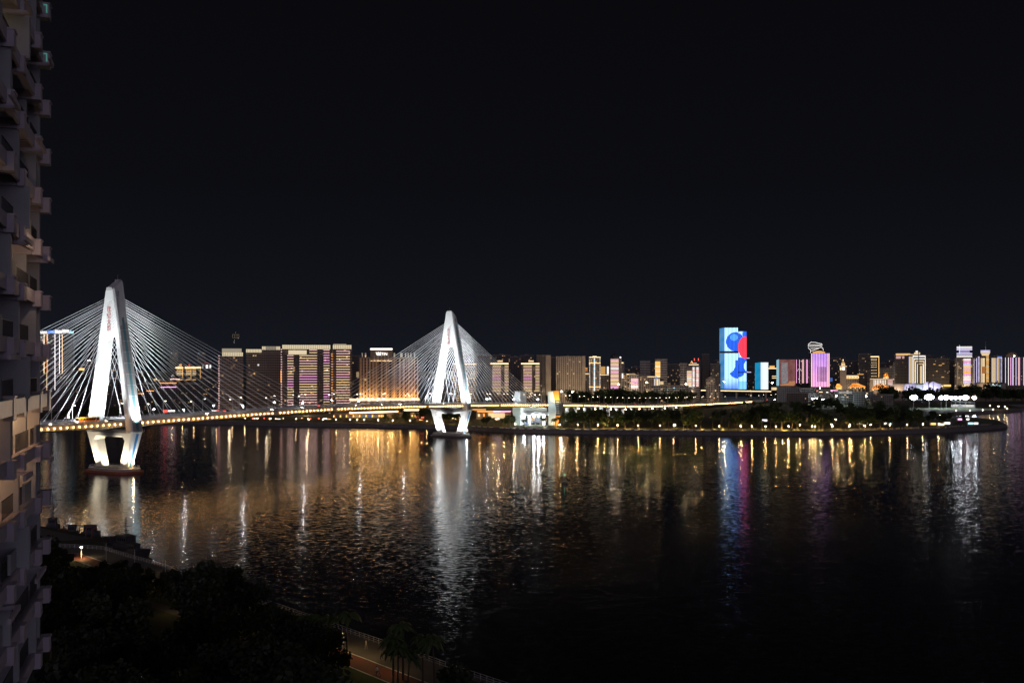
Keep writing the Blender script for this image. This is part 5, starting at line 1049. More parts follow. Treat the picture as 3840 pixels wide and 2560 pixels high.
for i in range(18):                                   # far bank behind the nearer pylon
    px = rt.choice((rt.uniform(165, 560), rt.uniform(560, 930))); plant(TM, 'park_tree', px, rt.uniform(1085, 1110), rt.uniform(.55, .8), 'small dark tree on the far bank beyond the nearer pylon', 'trees on the bank beyond the nearer pylon')
for i in range(22):
    px = rt.uniform(1440, 1930)
    if 1600 < px < 1650: px += 60
    plant(TM, 'park_tree', px, land_y(px)+rt.uniform(24, 75), rt.uniform(.6, .9), 'dark tree on the bank between the arcade and the bridgehead', 'trees between arcade and bridgehead')
for i in range(10):
    plant(TM, 'park_tree', rt.uniform(3480, 3620), rt.uniform(990, 1030), rt.uniform(.5, .8), 'low tree on the tapering spit beyond the crowd', 'trees on the spit')
for i in range(74):                                   # uplit palms
    if i < 34 or i > 65: px = 2110+i*37+rt.uniform(-14, 14) if i < 34 else rt.uniform(2500, 3350); Y = land_y(px)+rt.uniform(15, 26); lab = 'uplit palm at the edge of the promenade lawn'; gr = 'palms along the promenade'
    elif i < 46: px = rt.uniform(1790, 2110); Y = land_y(px)+rt.uniform(10, 22); lab = 'palm in front of the white bridgehead'; gr = 'palms by the bridgehead'
    elif i < 58: px = rt.uniform(2760, 3230); Y = rt.uniform(975, 1060); lab = 'palm on the second park terrace behind the promenade'; gr = 'palms on the park terrace'
    else: px = rt.uniform(2770, 2960); Y = rt.uniform(1280, 1320); lab = 'palm in the row of gold uplit palms under the city road'; gr = 'palms under the city road'
    plant(PM, 'palm_tree', px, Y, rt.uniform(.85, 1.25), lab, gr)
    if i % 2 == 0:
        point((((px+3)-CX)/F*Y, Y-1.8, LZ+.9), 700 if i < 46 else 900, (1, .62, .16), .12)
for i in range(26):
    px = 2125+i*46+rt.uniform(-15, 15); Y = land_y(px)+rt.uniform(18, 44); point(((px-CX)/F*Y, Y, LZ+1.3), rt.uniform(700, 2200), (1, .60, .15), .15)
# lamps along the far promenade
M['path_lamp'] = glow('path_globe', (1, .64, .27), 230, 'AUTO')
lp = empty('promenade_lamp', (0, 0, 0), 0, 'x', 'street lamp'); k = MB(); k.tube((0, 0, -.2), (0, 0, 4.2), .09, .06); k.tube((0, 0, 4.25), (0, 0, 4.4), .22, .1); k.build('pole', M['rail'], lp); k = MB(); k.ball((0, 0, 4.05), .25, 8, 6); k.build('lamp_globe', M['path_lamp'], lp); LP = Proto(lp)
lamp_px = [1742+1, 1932, 2040, 2098, 2166, 2242, 2316, 2393, 2475, 2526, 2609, 2697, 2778, 2819, 2871, 2909, 2957, 3046, 3057, 3122, 3186, 3243, 3337, 3402, 3460, 3520]
ordn = ['first', 'second', 'third', 'fourth', 'fifth', 'sixth', 'seventh', 'eighth', 'ninth', 'tenth', 'eleventh', 'twelfth', 'thirteenth', 'fourteenth', 'fifteenth', 'sixteenth', 'seventeenth', 'eighteenth', 'nineteenth', 'twentieth', 'twenty-first', 'twenty-second', 'twenty-third', 'twenty-fourth', 'twenty-fifth', 'twenty-sixth', 'twenty-seventh', 'twenty-eighth', 'twenty-ninth', 'thirtieth']
for i, px in enumerate(lamp_px):
    Y = land_y(px)+7.5
    LP.put(((px-CX)/F*Y, Y, LZ), 0, 1, ['warm globe lamp on the bank between the farther pylon and the bridgehead', 'warm globe lamp at the foot of the first white gate slab', 'warm globe lamp before the second white gate slab'][i] if i < 3 else f'{ordn[i-3]} warm globe lamp along the park promenade counting from the bridgehead', 'globe lamps on the far promenade')
for i, (px, py) in enumerate(((2993, 1574), (3011, 1575), (3058, 1585), (3118, 1590), (3134, 1572), (3200, 1574), (3186, 1590), (3387, 1556), (3423, 1560), (3524, 1556), (3265, 1590), (2770, 1578), (3000, 1592))):
    p = W(px, py, F*(H-LZ-4)/(py-YH)); LP.put((p.x, p.y, LZ), 0, .95, f'{ordn[i]} warm globe lamp among the trees behind the promenade, counted away from the bridgehead', 'globe lamps inside the park')
for i, (px, py) in enumerate(((3586, 1540), (3638, 1540), (3685, 1538), (3725, 1536), (3712, 1522), (3744, 1524), (3767, 1526), (3777, 1533))):
    p = W(px, py, F*(H-LZ-4)/(py-YH)); LP.put((p.x, p.y, LZ), 0, 1.1, f'{ordn[i]} warm globe lamp along the second spit beyond the inlet', 'globe lamps on the second spit')
for i, px in enumerate((645, 685, 727, 768, 812, 870, 918, 966, 1012, 1110, 1157, 1210, 1260, 1313, 1340, 1366, 1418, 1472, 1538, 1600)):
    Y = land_y(px)+6; LP.put(((px-CX)/F*Y, Y, LZ), 0, .85, f'{ordn[i]} warm globe lamp along the far bank counting from the nearer pylon to the farther', 'globe lamps on the far bank')
# white kerb panels on the embankment wall
wall = empty('embankment_wall', (0, 0, 0), 0, 'low stone embankment wall topped by white kerb panels below the park', 'wall'); EW = SH[6:11]; EI = inset(EW, 2.9); k = MB()
for a, b, c, d in zip(EW, EW[1:], EI[1:], EI): pass
for a, b in zip(EI, EI[1:]):
    d = (b-a).normalized(); nn_ = Vector((-d.y, d.x, 0)); k.obox((a+b)/2, d, nn_, (b-a).length/2, .25, LZ-.1, LZ+.55)
k.build('parapet', M['stone'], wall)
tot_ = sum((b-a).length for a, b in zip(EI, EI[1:])); s_ = 3; pm_ = MB().box(-2.4, 2.4, -.4, -.26, LZ-.05, LZ+.5).mesh('kerb_panel', M['white_panel'])
while s_ < tot_-4:
    p, d = along(EI, s_); o = mesh_obj('kerb_panel', pm_, wall, (p.x, p.y, 0)); o.rotation_euler = (0, 0, math.atan2(d.y, d.x)); s_ += 7.6 if rt.random() > .12 else 14
# stalls and people at the busy end of the promenade
for i, (px, py, w, c, lab) in enumerate(((3220, 1588, 5, 'w', 'white lit kiosk behind the promenade lawn'), (3234, 1588, 4, 'w', 'pair-mate white kiosk with a doorway next to a tree'), (3258, 1586, 5, 'c', 'pale blue lit kiosk among the palms'), (3322, 1590, 7, 'w', 'white lit stall near the start of the crowd'), (3340, 1592, 6, 'c', 'blue-white stall under the trees by the crowd'), (3500, 1592, 12, 'y', 'yellow lit stall amid the crowd'), (3530, 1594, 14, 'a', 'broad gold lit stall amid the crowd'), (3552, 1589, 14, 'w', 'broad white lit stall toward the spit'), (3640, 1590, 12, 'c', 'blue-white stall near the tip of the spit'), (3660, 1590, 10, 'w', 'white stall nearest the tip of the spit'), (3600, 1574, 10, 'm', 'pink-lit stall behind the spit'), (3625, 1574, 12, 'w', 'bright white stall behind the spit'), (2530, 1596, 6, 'w', 'white lit kiosk with a sign on the park lawn'), (2866, 1578, 14, 'l', 'low pavilion with a white lit roof edge among the palms'))):
    p = G(px, py+3, LZ); d = empty('lit_stall', (p.x, p.y, LZ), 0, lab, 'stall'); k = MB(); w2 = w*p.y/F/1.2; k.box(-w2, w2, 0, 2.5, 0, 2.5); k.box(-w2-.3, w2+.3, -1.2, 2.8, 2.52, 2.7); k.build('stall_body', M['white_wall'], d); k = MB(); k.box(-w2*.9, w2*.9, -.12, -.02, 1.0, 2.2); k.build('lit_front', led(c, 3.2), d)
def person_mesh(k, x, y, z, h, a, rnd):
    s = h/1.75; c, n_ = math.cos(a), math.sin(a)
    def P(u, v, w): return (x+(u*c-v*n_)*s, y+(u*n_+v*c)*s, z+w*s)
    st = rnd.uniform(.05, .22)
    for q in (1, -1): k.tube(P(.09*q, st*q, 0), P(.09*q, 0, .85), .06*s, .09*s, 5); k.tube(P(.2*q, -st*q*.6, .8), P(.21*q, 0, 1.42), .04*s, .055*s, 4)
    k.tube(P(0, 0, .82), P(0, 0, 1.15), .15*s, .17*s, 6); k.tube(P(0, 0, 1.15), P(0, 0, 1.48), .17*s, .12*s, 6); k.ball(P(0, 0, 1.63), .12*s, 6, 5)
k = MB(); rnd = random.Random(3)
for i in range(260):
    px = rnd.uniform(3195, 3720) if rnd.random() < .8 else rnd.uniform(2500, 3200); Y = land_y(px)+rnd.uniform(4.5, 14); person_mesh(k, (px-CX)/F*Y, Y, LZ+.06, rnd.uniform(1.5, 1.85), rnd.uniform(0, 6), rnd)
tag(k.build('crowd', paint('mixed_clothing', (.42, .36, .30), .8, .6, .2)), 'crowd of small figures standing along the far promenade and spit', 'crowd', None, 'stuff')
# ------------------------------------------------------------------ sports ground with floodlights
fm = empty('floodlight_mast', (0, 0, 0), 0, 'x', 'floodlight'); k = MB(); k.tube((0, 0, 0), (0, 0, 12.5), .22, .14); k.build('pole', M['rail'], fm); k = MB(); k.box(-1.9, 1.9, -.1, .3, 12.6, 15.4); k.build('lamp_frame', M['dark_metal'], fm); k = MB()
for i in range(4):
    for j in range(4):
        if (i, j) in ((0, 0), (3, 0), (0, 3), (3, 3)): continue
        k.ball((-1.65+i*1.1, -.45, 12.7+j*.9), .62, 8, 6)
k.build('lamp_array', M['cool_lamp'], fm); FM = Proto(fm)
where = ['first stadium floodlight, above the beach trees', 'tallest blaze of the stadium floodlights', 'floodlight just past the brightest blaze', 'bright floodlight before the small stand', 'floodlight at the near corner of the stand', 'floodlight over the middle of the stand', 'small floodlight over the stand roof', 'bright floodlight at the far half of the stand', 'last stadium floodlight toward the inlet']
for i, (px, sz) in enumerate(((3426, 2.3), (3484, 2.9), (3529, 1.5), (3548, 1.9), (3567, 1.2), (3583, 1.1), (3600, 1.1), (3620, 2.0), (3653, 1.3))):
    Y = 1395; r = FM.put(((px-CX)/F*Y, Y, LZ), 0, 1, where[i], 'stadium floodlights'); r.scale = (sz, 1, 1); [setattr(c_, 'scale', (1, 1, 1)) for c_ in kids(r)]; [(setattr(c_, 'scale', (1, 1, sz**.6)), setattr(c_, 'location', (0, 0, 13*(1-sz**.6)))) for c_ in kids(r) if c_.name.startswith('lamp')]
    if i % 2 == 0 or i == 1: spot(((px-CX)/F*Y, Y-1, LZ+13), ((px-CX)/F*(Y-60), Y-60, LZ), 9000, (.9, .97, 1), 120, .5, .6)
cl = empty('court_lamp', (0, 0, 0), 0, 'x', 'floodlight'); k = MB(); k.tube((0, 0, 0), (0, 0, 9), .13, .09); k.build('pole', M['rail'], cl); k = MB()
for i in range(6): k.box(-2.4+i*.9, -1.9+i*.9, -.2, .1, 8.6, 9.0)
k.build('lamp_array', M['white_lamp'], cl); CL = Proto(cl)
for i, (px, py) in enumerate(((3002, 1494), (3012, 1494), (3050, 1494), (3058, 1493), (3089, 1496))): p = W(px, py, F*(H-LZ-9)/(py-YH)); CL.put((p.x, p.y, LZ), 0, 1, f'{ordn[i]} row of white court lights behind the park trees', 'court lights'); 
for px in (3004, 3054, 3090): p = W(px, 1496, 1600); point((p.x, 1500, LZ+9), 6000, (.75, 1, .95), .8)
b = Bld('grandstand', 'small white lit grandstand under the stadium floodlights', 'grandstand', 3568, 3656, 1500, 1410, dep=14); k = MB(); w = b.w/2
for i in range(5): k.box(-w, w, i*1.6, i*1.6+1.6, 0, .8+i*.9)
b.part('seating_tier', k, M['white_wall']); k = MB(); k.hexa([(-w, -1, b.h-2.2), (w, -1, b.h-4.2), (w, 10, b.h-2.8), (-w, 10, b.h-.8)], [(-w, -1, b.h-1.9), (w, -1, b.h-3.9), (w, 10, b.h-2.5), (-w, 10, b.h-.5)]); b.part('canopy', k, M['white_wall']); k = MB()
for i in range(6): x = -w+2*w*i/5; k.tube((x, 8.5, 0), (x, 8.5, b.h-1.8-2*i/5), .15)
b.part('post', k, M['rail']); b.block(3575, 3593, 1517, 1524, led('w', .8), -.4, -.02, 'lit_front'); b.block(3610, 3652, 1517, 1524, led('w', .8), -.4, -.02, 'lit_front')
sheet('sports_field', [tuple(W(x, y, 1300).xy) for x, y in ()] or [(p.x, p.y) for p in (G(3520, 1541, LZ), G(3660, 1541, LZ), G(3650, 1527, LZ), G(3470, 1527, LZ))], LZ+.02, paint('turf', (.10, .16, .06), .9, .2, .2))
# ------------------------------------------------------------------ lit city road beyond the park, and its traffic
road = [G(2580, 1519, 5), G(2740, 1509, 5), G(2860, 1500, 5), G(2960, 1493, 5), G(3100, 1488, 5)]
k = MB(); ra, rb = inset(road, -9), inset(road, 9)
for i in range(len(road)-1): k.face([(p.x, p.y, LZ+.1) for p in (ra[i], ra[i+1], rb[i+1], rb[i])])
tag(k.build('city_road', M['deck']), kind='structure')
# elevated highway: lit edge running in front of the great screens
b = Bld('elevated_highway', 'elevated highway with a continuous gold light edge passing below the screen towers', 'highway', 2582, 2892, 1461, 1850, base=10, dep=16, turn=0); b.root.location.z = 0; b.base = 0; k = MB(); w = b.w/2; z0, z1 = b.z(1461), b.z(1466)
k.hexa([(-w, 0, z0-1.6), (w, 0, z1-1.6), (w, 16, z1-1.6), (-w, 16, z0-1.6)], [(-w, 0, z0), (w, 0, z1), (w, 16, z1), (-w, 16, z0)]); b.part('deck', k, M['girder']); k = MB(); k.hexa([(-w, -.3, z0-1.3), (w, -.3, z1-1.3), (w, -.02, z1-1.3), (-w, -.02, z0-1.3)], [(-w, -.3, z0+.1), (w, -.3, z1+.1), (w, -.02, z1+.1), (-w, -.02, z0+.1)]); b.part('edge_light', k, led('a', 1.9))
for i in range(6): k = MB(); x = -w+8+(2*w-16)*i/5; k.box(x-1.2, x+1.2, 5, 9, LZ-.4, z1-1.62); b.part('pier', k, M['girder'])
# roadside lamps on bridge and road: curved posts
def curved_lamp(kp, kl, h, arm):
    pts = [Vector((0, 0, 0)), Vector((0, 0, h-1.2))]+[Vector((arm*(1-math.cos(a)), 0, h-1.2+1.2*math.sin(a))) for a in (.5, 1.0, 1.57)]+[Vector((arm+.5, 0, h-.1))]
    kp.path(pts, .10, 5); kl.box(arm+.3, arm+1.2, -.18, .18, h-.32, h-.16)
bl_ = empty('bridge_lamp', (0, 0, 0), 0, 'x', 'street lamp'); kp, kl = MB(), MB(); curved_lamp(kp, kl, 9.0, 1.2); kp.build('post', M['rail'], bl_); kl.build('lamp_head', glow('road_lamp', (1, .84, .62), 13, 'AUTO'), bl_); BL = Proto(bl_)
ang = math.atan2(V.y, V.x)
for s in (1, -1):
    for i in range(-5, 16):
        t = i*31+14
        if abs(t) < 6 or abs(t-SPAN) < 8: continue
        nm = (f'{ordn[-1-i]} curved lamp post on the {"water-facing" if s > 0 else "opposite"} railing before the nearer pylon' if i < 0 else f'{ordn[i]} curved lamp post past the nearer pylon on the {"water-facing" if s > 0 else "opposite"} railing')
        BL.put(B(t, s*(HW-.35), dz(t)), ang+(math.pi if s > 0 else 0), 1, nm, 'curved lamp posts on the bridge')
    for i in range(17):
        t = SPAN+170+i*34
        BL.put(B(t, s*(HW-.35), dz(t)), ang+(math.pi if s > 0 else 0), 1, f'{ordn[i]} curved lamp post along the {"park" if s > 0 else "city"} side of the viaduct after the bridgehead', 'curved lamp posts on the viaduct')
n_ = 0
for s in (1, -1):
    for i in range(13):
        p, d = along(road, 260+i*62); nn_ = Vector((-d.y, d.x, 0)); q = p+nn_*s*9; BL.put((q.x, q.y, LZ), math.atan2(nn_.y, nn_.x)+(math.pi if s > 0 else 0), 1.15, f'{ordn[i]} lamp post on the {"city" if s > 0 else "park"} side of the distant lit road', 'lamp posts on the city road')
# cars: one of each kind with its parts, then copies
def car_proto(name, label, paint_mat):
    r = empty(name, (0, 0, 0), 0, label, 'car'); k = MB(); hw = .9
    prof = [(-2.2, .35), (2.2, .35), (2.25, .75), (1.3, .95), (.6, 1.42), (-1.0, 1.45), (-1.9, 1.0), (-2.25, .9)]
    k.prism([Vector((x, -hw, z)) for x, z in prof], Vector((0, 0, 0)), Vector((0, 2*hw, 0))); k.build('body', paint_mat, r)
    k = MB()
    for s in (1, -1): k.hexa([(-1.5, s*hw, .98), (1.0, s*hw, .98), (1.0, s*(hw+.02), .98), (-1.5, s*(hw+.02), .98)], [(-.95, s*hw, 1.36), (.55, s*hw, 1.36), (.55, s*(hw+.02), 1.36), (-.95, s*(hw+.02), 1.36)])
    k.build('window', M['glass'], r)
    for x in (-1.35, 1.35):
        for s in (1, -1): MB().tube((x, s*.7, .33), (x, s*.93, .33), .33, n=10).build('wheel', M['dark_wall'], r)
    for s in (1, -1): MB().box(2.22, 2.30, s*.6-.18, s*.6+.18, .6, .78).build('headlight', M['head'], r); MB().box(-2.31, -2.24, s*.6-.2, s*.6+.2, .72, .88).build('tail_light', M['tail'], r)
    return Proto(r)
cw = car_proto('white_car', 'x', paint('white_car_paint', (.6, .6, .6), .25, .03)); cd = car_proto('dark_car', 'x', paint('dark_car_paint', (.05, .05, .06), .25, .1))
ru = math.atan2(U.y, U.x)
def drive(pr, t, v, label, grp='cars crossing the bridge'): pr.put(B(t, v, dz(t)+.01), ru if v < 0 else ru+math.pi, 1, label, grp)
drive(cw, -43, 8, 'white car on the deck behind the bus before the nearer pylon'); drive(cd, -10, 9, 'dark car passing the leg of the nearer pylon beside the bus'); drive(cw, 12, 5.5, 'white car just past the nearer pylon')
drive(cw, 62, 8, 'white car with lit headlights between the first deck floodlights'); drive(cd, 118, 8, 'dark car at the rise of the deck near midspan'); drive(cw, 150, 5, 'white car at midspan under the crossing stays'); drive(cd, 205, 8, 'dark car after midspan before the hotel'); drive(cw, 236, 8, 'white car on the deck in front of the hotel podium'); drive(cw, 262, 5, 'white car in the inner lane before the farther pylon'); drive(cd, 286, 8, 'dark car nearing the farther pylon'); drive(cw, 318, 8, 'white car almost beside the farther pylon leg')
drive(cd, 90, -6, 'dark car heading away on the inner lanes past the nearer pylon'); drive(cw, 180, -6, 'white car heading away at midspan'); drive(cd, 420, -6, 'dark car with red tail lights nearing the bridgehead'); drive(cd, 560, -6, 'dark car with red tail lights on the viaduct after the bridgehead'); drive(cw, 690, 6, 'white car coming down the viaduct above the park trees'); drive(cd, 760, -6, 'dark car on the low end of the viaduct')
rc = random.Random(9)
for i in range(40):
    p, d = along(road, 150+i*23+rc.uniform(-6, 6)); nn_ = Vector((-d.y, d.x, 0)); s = rc.choice((-6, -3, 3, 6)); q = p+nn_*s
    (cw if i % 3 else cd).put((q.x, q.y, LZ+.12), math.atan2(d.y, d.x)+(math.pi if s < 0 else 0), 1.0, ('small white car' if i % 3 else 'small dark car')+' in the stream of traffic on the lit road beyond the park', 'traffic on the city road')
# bus
bus = empty('city_bus', B(-21, 5.2, dz(-21)+.01), ru+math.pi, 'yellow-topped orange bus with a row of dark windows by the nearer pylon', 'bus'); bo = paint('bus_orange', (.75, .20, .02), .35, .05); by = paint('bus_yellow', (.85, .55, .03), .35, .05)
k = MB(); k.box(-6.5, 6.5, -1.25, 1.25, .4, 1.55); k.build('lower_body', bo, bus); k = MB(); k.hexa([(-6.45, -1.22, 1.552), (6.4, -1.22, 1.552), (6.4, 1.22, 1.552), (-6.45, 1.22, 1.552)], [(-6.4, -1.2, 2.6), (6.25, -1.2, 2.6), (6.25, 1.2, 2.6), (-6.4, 1.2, 2.6)]); k.build('pillars', bo, bus); k = MB(); k.box(-6.45, 6.3, -1.23, 1.23, 2.602, 3.15); k.build('roof', by, bus)
for s in (1, -1):
    for i in range(7): MB().box(-6.0+i*1.65, -4.6+i*1.65, s*1.245-.02, s*1.245+.02, 1.6, 2.5).build('window', M['glass'], bus)
    for x in (-4, 4.2): MB().tube((x, s*1.0, .5), (x, s*1.28, .5), .5, n=12).build('wheel', M['dark_wall'], bus)
    MB().box(6.5, 6.58, s*.85-.2, s*.85+.2, .7, .95).build('headlight', M['head'], bus)
MB().box(6.36, 6.46, -1.1, 1.1, 1.6, 2.5).build('windscreen', M['glass'], bus); MB().box(6.3, 6.42, -.8, .8, 2.7, 3.0).build('route_display', led('a', 2.5), bus)
point(B(-26, 8.5, dz(-26)+3), 900, (1, .75, .4), .3)
# ------------------------------------------------------------------ the neighbouring high-rise at the picture's edge
DV = Vector((-.316, .949, 0)); LV = Vector((.949, .316, 0)); O = Vector((-30.62, 65.3, 0))
def T(a, s): return O+LV*a-DV*s                       # a: outward of the fin line, s: towards the camera
n = N('tower_render'); no = n.noise(.5, 6.0); no2 = n.noise(7, 3.0)
n.inp(n.b.inputs['Base Color'], n.mix(n.m('MULTIPLY_ADD', no2.outputs[0], .3, no.outputs[0]), (.40, .43, .47), (.58, .59, .62))); n.b.inputs['Roughness'].default_value = .8; M['tower_wall'] = n.mat
M['fascia'] = paint('fascia_stone', (.62, .57, .66), .7, .12, 1.2); M['metal_cap'] = paint('metal_fascia', (.34, .33, .33), .35, .3, 1.5, .5)
tower = empty('residential_tower', (0, 0, 0), 0, 'pale residential high-rise with stacked balconies rising past the picture frame', 'tower')
fins = [0.0, 3.9, 9.9, 14.5, 19.5]; ZT = [79.8-3.15*i for i in range(-4, 14)]
k = MB(); k.obox(T(-9.2, 13.5), LV, DV, 7.0, 14.5, 2.5, 96); k.build('core_wall', M['tower_wall'], tower)
def bx(mb, a0, a1, s0, s1, z0, z1): return mb.obox(T((a0+a1)/2, (s0+s1)/2), LV, DV, abs(a1-a0)/2, abs(s1-s0)/2, z0, z1)
rt2 = random.Random(4)
M['pane'] = paint('balcony_glass', (.03, .035, .04), .08, .2, .3)
for i, zt in enumerate(ZT):
    special = abs(zt-54.6) < .5; lit = abs(zt-51.45) < .5
    for j, s in enumerate(fins):                       # the fins of this storey
        w = (1.75, 1.5, 1.9, 1.6, 1.8, 1.8)[j]+(.0, .55, -.35)[(i+2*j) % 3]; f = MB(); bx(f, -2.25, -2.25+w+.45 if j else -.02, s-.22, s+.22, zt+.004, zt+3.15-.78); f.build('fin_wall', M['tower_wall'], tower)
    k = MB()                                           # slab with its edge beams and the blocks at each fin
    bx(k, -2.2, .05, -.5, 27, zt-.28, zt)
    if not special:
        for a, c in zip(fins, fins[1:]): bx(k, .06, .22, a+.42, c-.42, zt-.62, zt+.12)
    k.build('balcony_slab', M['fascia'], tower)
    for j, s in enumerate(fins):
        k = MB(); hi = .16 if special else 0
        bx(k, -2.2, .02, s-.4, s+.4, zt-.82, zt-.284) if j else bx(k, -1.2, .02, s-.4, s+.4, zt-.82, zt-.284)
        bx(k, .04, (.42+.12*(j % 2) if j else .6), s-.46, s+.46, zt-.84-hi, zt+.02+hi); bx(k, .0, (.47+.12*(j % 2) if j else .66), s-.5, s+.5, zt+.024+hi, zt+.12+hi)
        k.build('fascia_block', M['metal_cap'] if special else M['fascia'], tower)
    if special:
        k = MB(); pts = []
        for a, c in zip(fins, fins[1:]):
            bx(k, .2, .5, a+.5, c-.5, zt-.72, zt+.1)
        k.build('curved_fascia', M['metal_cap'], tower)
    k = MB()                                           # railings between the fins
    for a, c in zip(fins, fins[1:]):
        a += .5; c -= .5
        k.path([T(-.15, a)+Z*(zt+1.1), T(-.15, c)+Z*(zt+1.1)], .035, 4); k.path([T(-.15, a)+Z*(zt+.22), T(-.15, c)+Z*(zt+.22)], .025, 4)
        m_ = int((c-a)/.28)
        for q in range(m_+1): k.path([T(-.15, a+(c-a)*q/m_)+Z*(zt+.1), T(-.15, a+(c-a)*q/m_)+Z*(zt+1.1)], .018, 4)
    k.build('railing', M['dark_metal'], tower)
    for j, (a, c) in enumerate(zip(fins, fins[1:])):
        if (i*3+j*5) % 7 == 0: w = MB(); bx(w, -1.9, -1.2, c-1.5, c-.7, zt+.3, zt+1.15); w.build('air_conditioner', M['metal_cap'], tower)
        if (i*2+j*3) % 5 == 1: w = MB(); bx(w, -.12, .03, a+.5, a+(c-a)*.55, zt+.13, zt+1.25); w.build('balcony_panel', M['tower_wall'], tower)
        if (i+j*2) % 4 == 2: w = MB(); bx(w, -2.2, .9, a+.9, a+1.15, zt+2.15, zt+2.33); bx(w, .78, .92, a+.9, c-.9, zt+2.1, zt+2.36); w.build('pergola_beam', M['fascia'], tower)
        w = MB(); bx(w, -2.24, -2.19, a+.7, c-.7, zt+.1, zt+2.2); w.build('balcony_window', led('a', .35) if (i, j) in ((9, 3), (6, 2), (13, 1)) else M['pane'], tower)
# the lit terrace storey: sconces on the fins
zt = 51.45; k = MB()
for s, a in ((3.9-.26, -1.35), (9.9+.5-.26-.5, -1.1), (0-.26, -1.3), (14.5-.26, -1.2)):
    pass
for s, a in ((3.9, -1.45), (9.9, -1.3), (14.5, -1.3)):
    k.obox(T(a, s+.34), LV, DV, .14, .09, zt+1.75, zt+1.9); p = T(a, s+.62)
    point((p.x, p.y, zt+2.05), 13, (1, .56, .26), .06); point((p.x, p.y, zt+1.5), 9, (1, .56, .26), .06)
k.build('wall_sconce', M['dark_metal'], tower)
for s in (7.0, 12.2, 2.0): p = T(-1.5, s); point((p.x, p.y, zt+1.5), 60, (1, .55, .26), .1)
p = T(1.8, 7); point((p.x, p.y, 62.6), 80, (1, .65, .4), .1)  # added light hanging off the facade, warms the upper balcony panels
p = T(-1.5, 5.5); point((p.x, p.y, 50.2), 30, (1, .55, .26), .1); p = T(-1.5, 11.5); point((p.x, p.y, 50.0), 30, (1, .55, .26), .1)  # added points with no sconce, extend the warm glow one storey down
# drainage lights glinting on the blocks
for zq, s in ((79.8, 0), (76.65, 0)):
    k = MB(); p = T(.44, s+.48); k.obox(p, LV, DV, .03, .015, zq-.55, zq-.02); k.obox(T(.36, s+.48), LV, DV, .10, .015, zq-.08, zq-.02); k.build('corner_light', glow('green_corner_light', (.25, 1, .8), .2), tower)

# ------------------------------------------------------------------ near bank: trees, palms, lamps, railing, people, boats
NLEAF = [paint('near_foliage', (.022, .032, .012), .6, .5, .5), paint('near_dark_foliage', (.018, .024, .010), .6, .5, .5)]
NT = []
for i in range(5):
    kc = MB(); kt = MB(); tree_mesh(kc, kt, 71+i, 9.5+i*.6, 4.2+.25*i, 1900, .42, .26)
    r = empty('broad_tree', (0, 0, 0), 0, 'x', 'tree'); kt.build('trunk', M['trunk'], r); kc.build('crown', NLEAF[i % 2], r); NT.append(Proto(r))
ra = random.Random(21)
def at_rail(d, off):                                   # a point of the near bank, off metres inland of the railing
    p, t_ = along(RL, d); return p+Vector((-t_.y, t_.x, 0))*(-off)
RLEN = sum((b-a).length for a, b in zip(RL, RL[1:]))
spots = []
def tree_at(p, sc):
    lab = ('dark broad tree on the slope below the neighbouring high-rise' if p.x < -45-.1*(p.y-150) else 'dark broad tree close to the inner path of the riverside walk')
    ra.choice(NT).put((p.x, p.y, 3.4), ra.uniform(0, 6.28), sc, lab, 'trees on the dark slope' if 'slope' in lab else 'trees by the inner path')
tries = 0
while len(spots) < 66 and tries < 4000:
    tries += 1; d = ra.uniform(48, RLEN-12); off = ra.uniform(21, 95); p = at_rail(d, off)
    tp = W(0, 0, 1); tx = CX+p.x/p.y*F; ty = YH+(H-3.4-12.5)/p.y*F
    ry = 2040 if tx < 279 else (2054+(tx-279)*.177 if tx < 477 else 2089+(tx-477)*.39)
    if 180 < tx < 760 and ty < ry+62: continue
    if 930 < tx < 1130 and ty < 2300+(tx-940)*.35: continue
    if 1130 <= tx < 1620 and ty < 2428+(tx-1130)*.46: continue
    if p.y < 118 or p.x/p.y < -.50 or any((p-q).length < 5.4 for q in spots): continue
    spots.append(p); tree_at(p, ra.uniform(.85, 1.3))
for d, off, sc in ((122, 17, .9), (128, 14.5, 1.05), (136, 17, 1.15), (141, 13.5, .95), (147, 18, .9), (178, 19, .5), (240, 17, .8), (252, 17, 1.05)): tree_at(at_rail(d, off), sc)
for px, py, sc in ((190, 2140, .55), (215, 2200, .7), (250, 2180, .5), (300, 2215, .6), (345, 2190, .45), (385, 2225, .6), (440, 2205, .5), (490, 2240, .6), (545, 2235, .5), (600, 2262, .6), (650, 2270, .55), (200, 2260, .8), (280, 2280, .8), (360, 2290, .8), (450, 2290, .75), (540, 2300, .75)):
    p = G(px, py, 3.5); ra.choice(NT).put((p.x, p.y, 3.4), ra.uniform(0, 6.28), sc, 'small dark bushy tree beside the inner bend of the riverside walk', 'small trees by the bend')
for px, py, sc in ((1015, 2435, .85), (1075, 2450, .8), (1120, 2475, .85), (1180, 2520, .8), (1060, 2500, .9), (985, 2400, .75), (1245, 2560, .75)):
    p = G(px, py, 3.5); ra.choice(NT).put((p.x, p.y, 3.4), ra.uniform(0, 6.28), sc, 'dark tree standing against the start of the red running track', 'trees at the start of the track')
for px, py, sc in ((395, 2165, .42), (450, 2160, .4), (505, 2178, .45), (560, 2190, .42), (620, 2215, .5), (690, 2240, .5), (240, 2130, .45)):
    p = G(px, py, 3.5); ra.choice(NT).put((p.x, p.y, 3.4), ra.uniform(0, 6.28), sc, 'small dark bushy tree beside the inner bend of the riverside walk', 'small trees by the bend')
NP = []
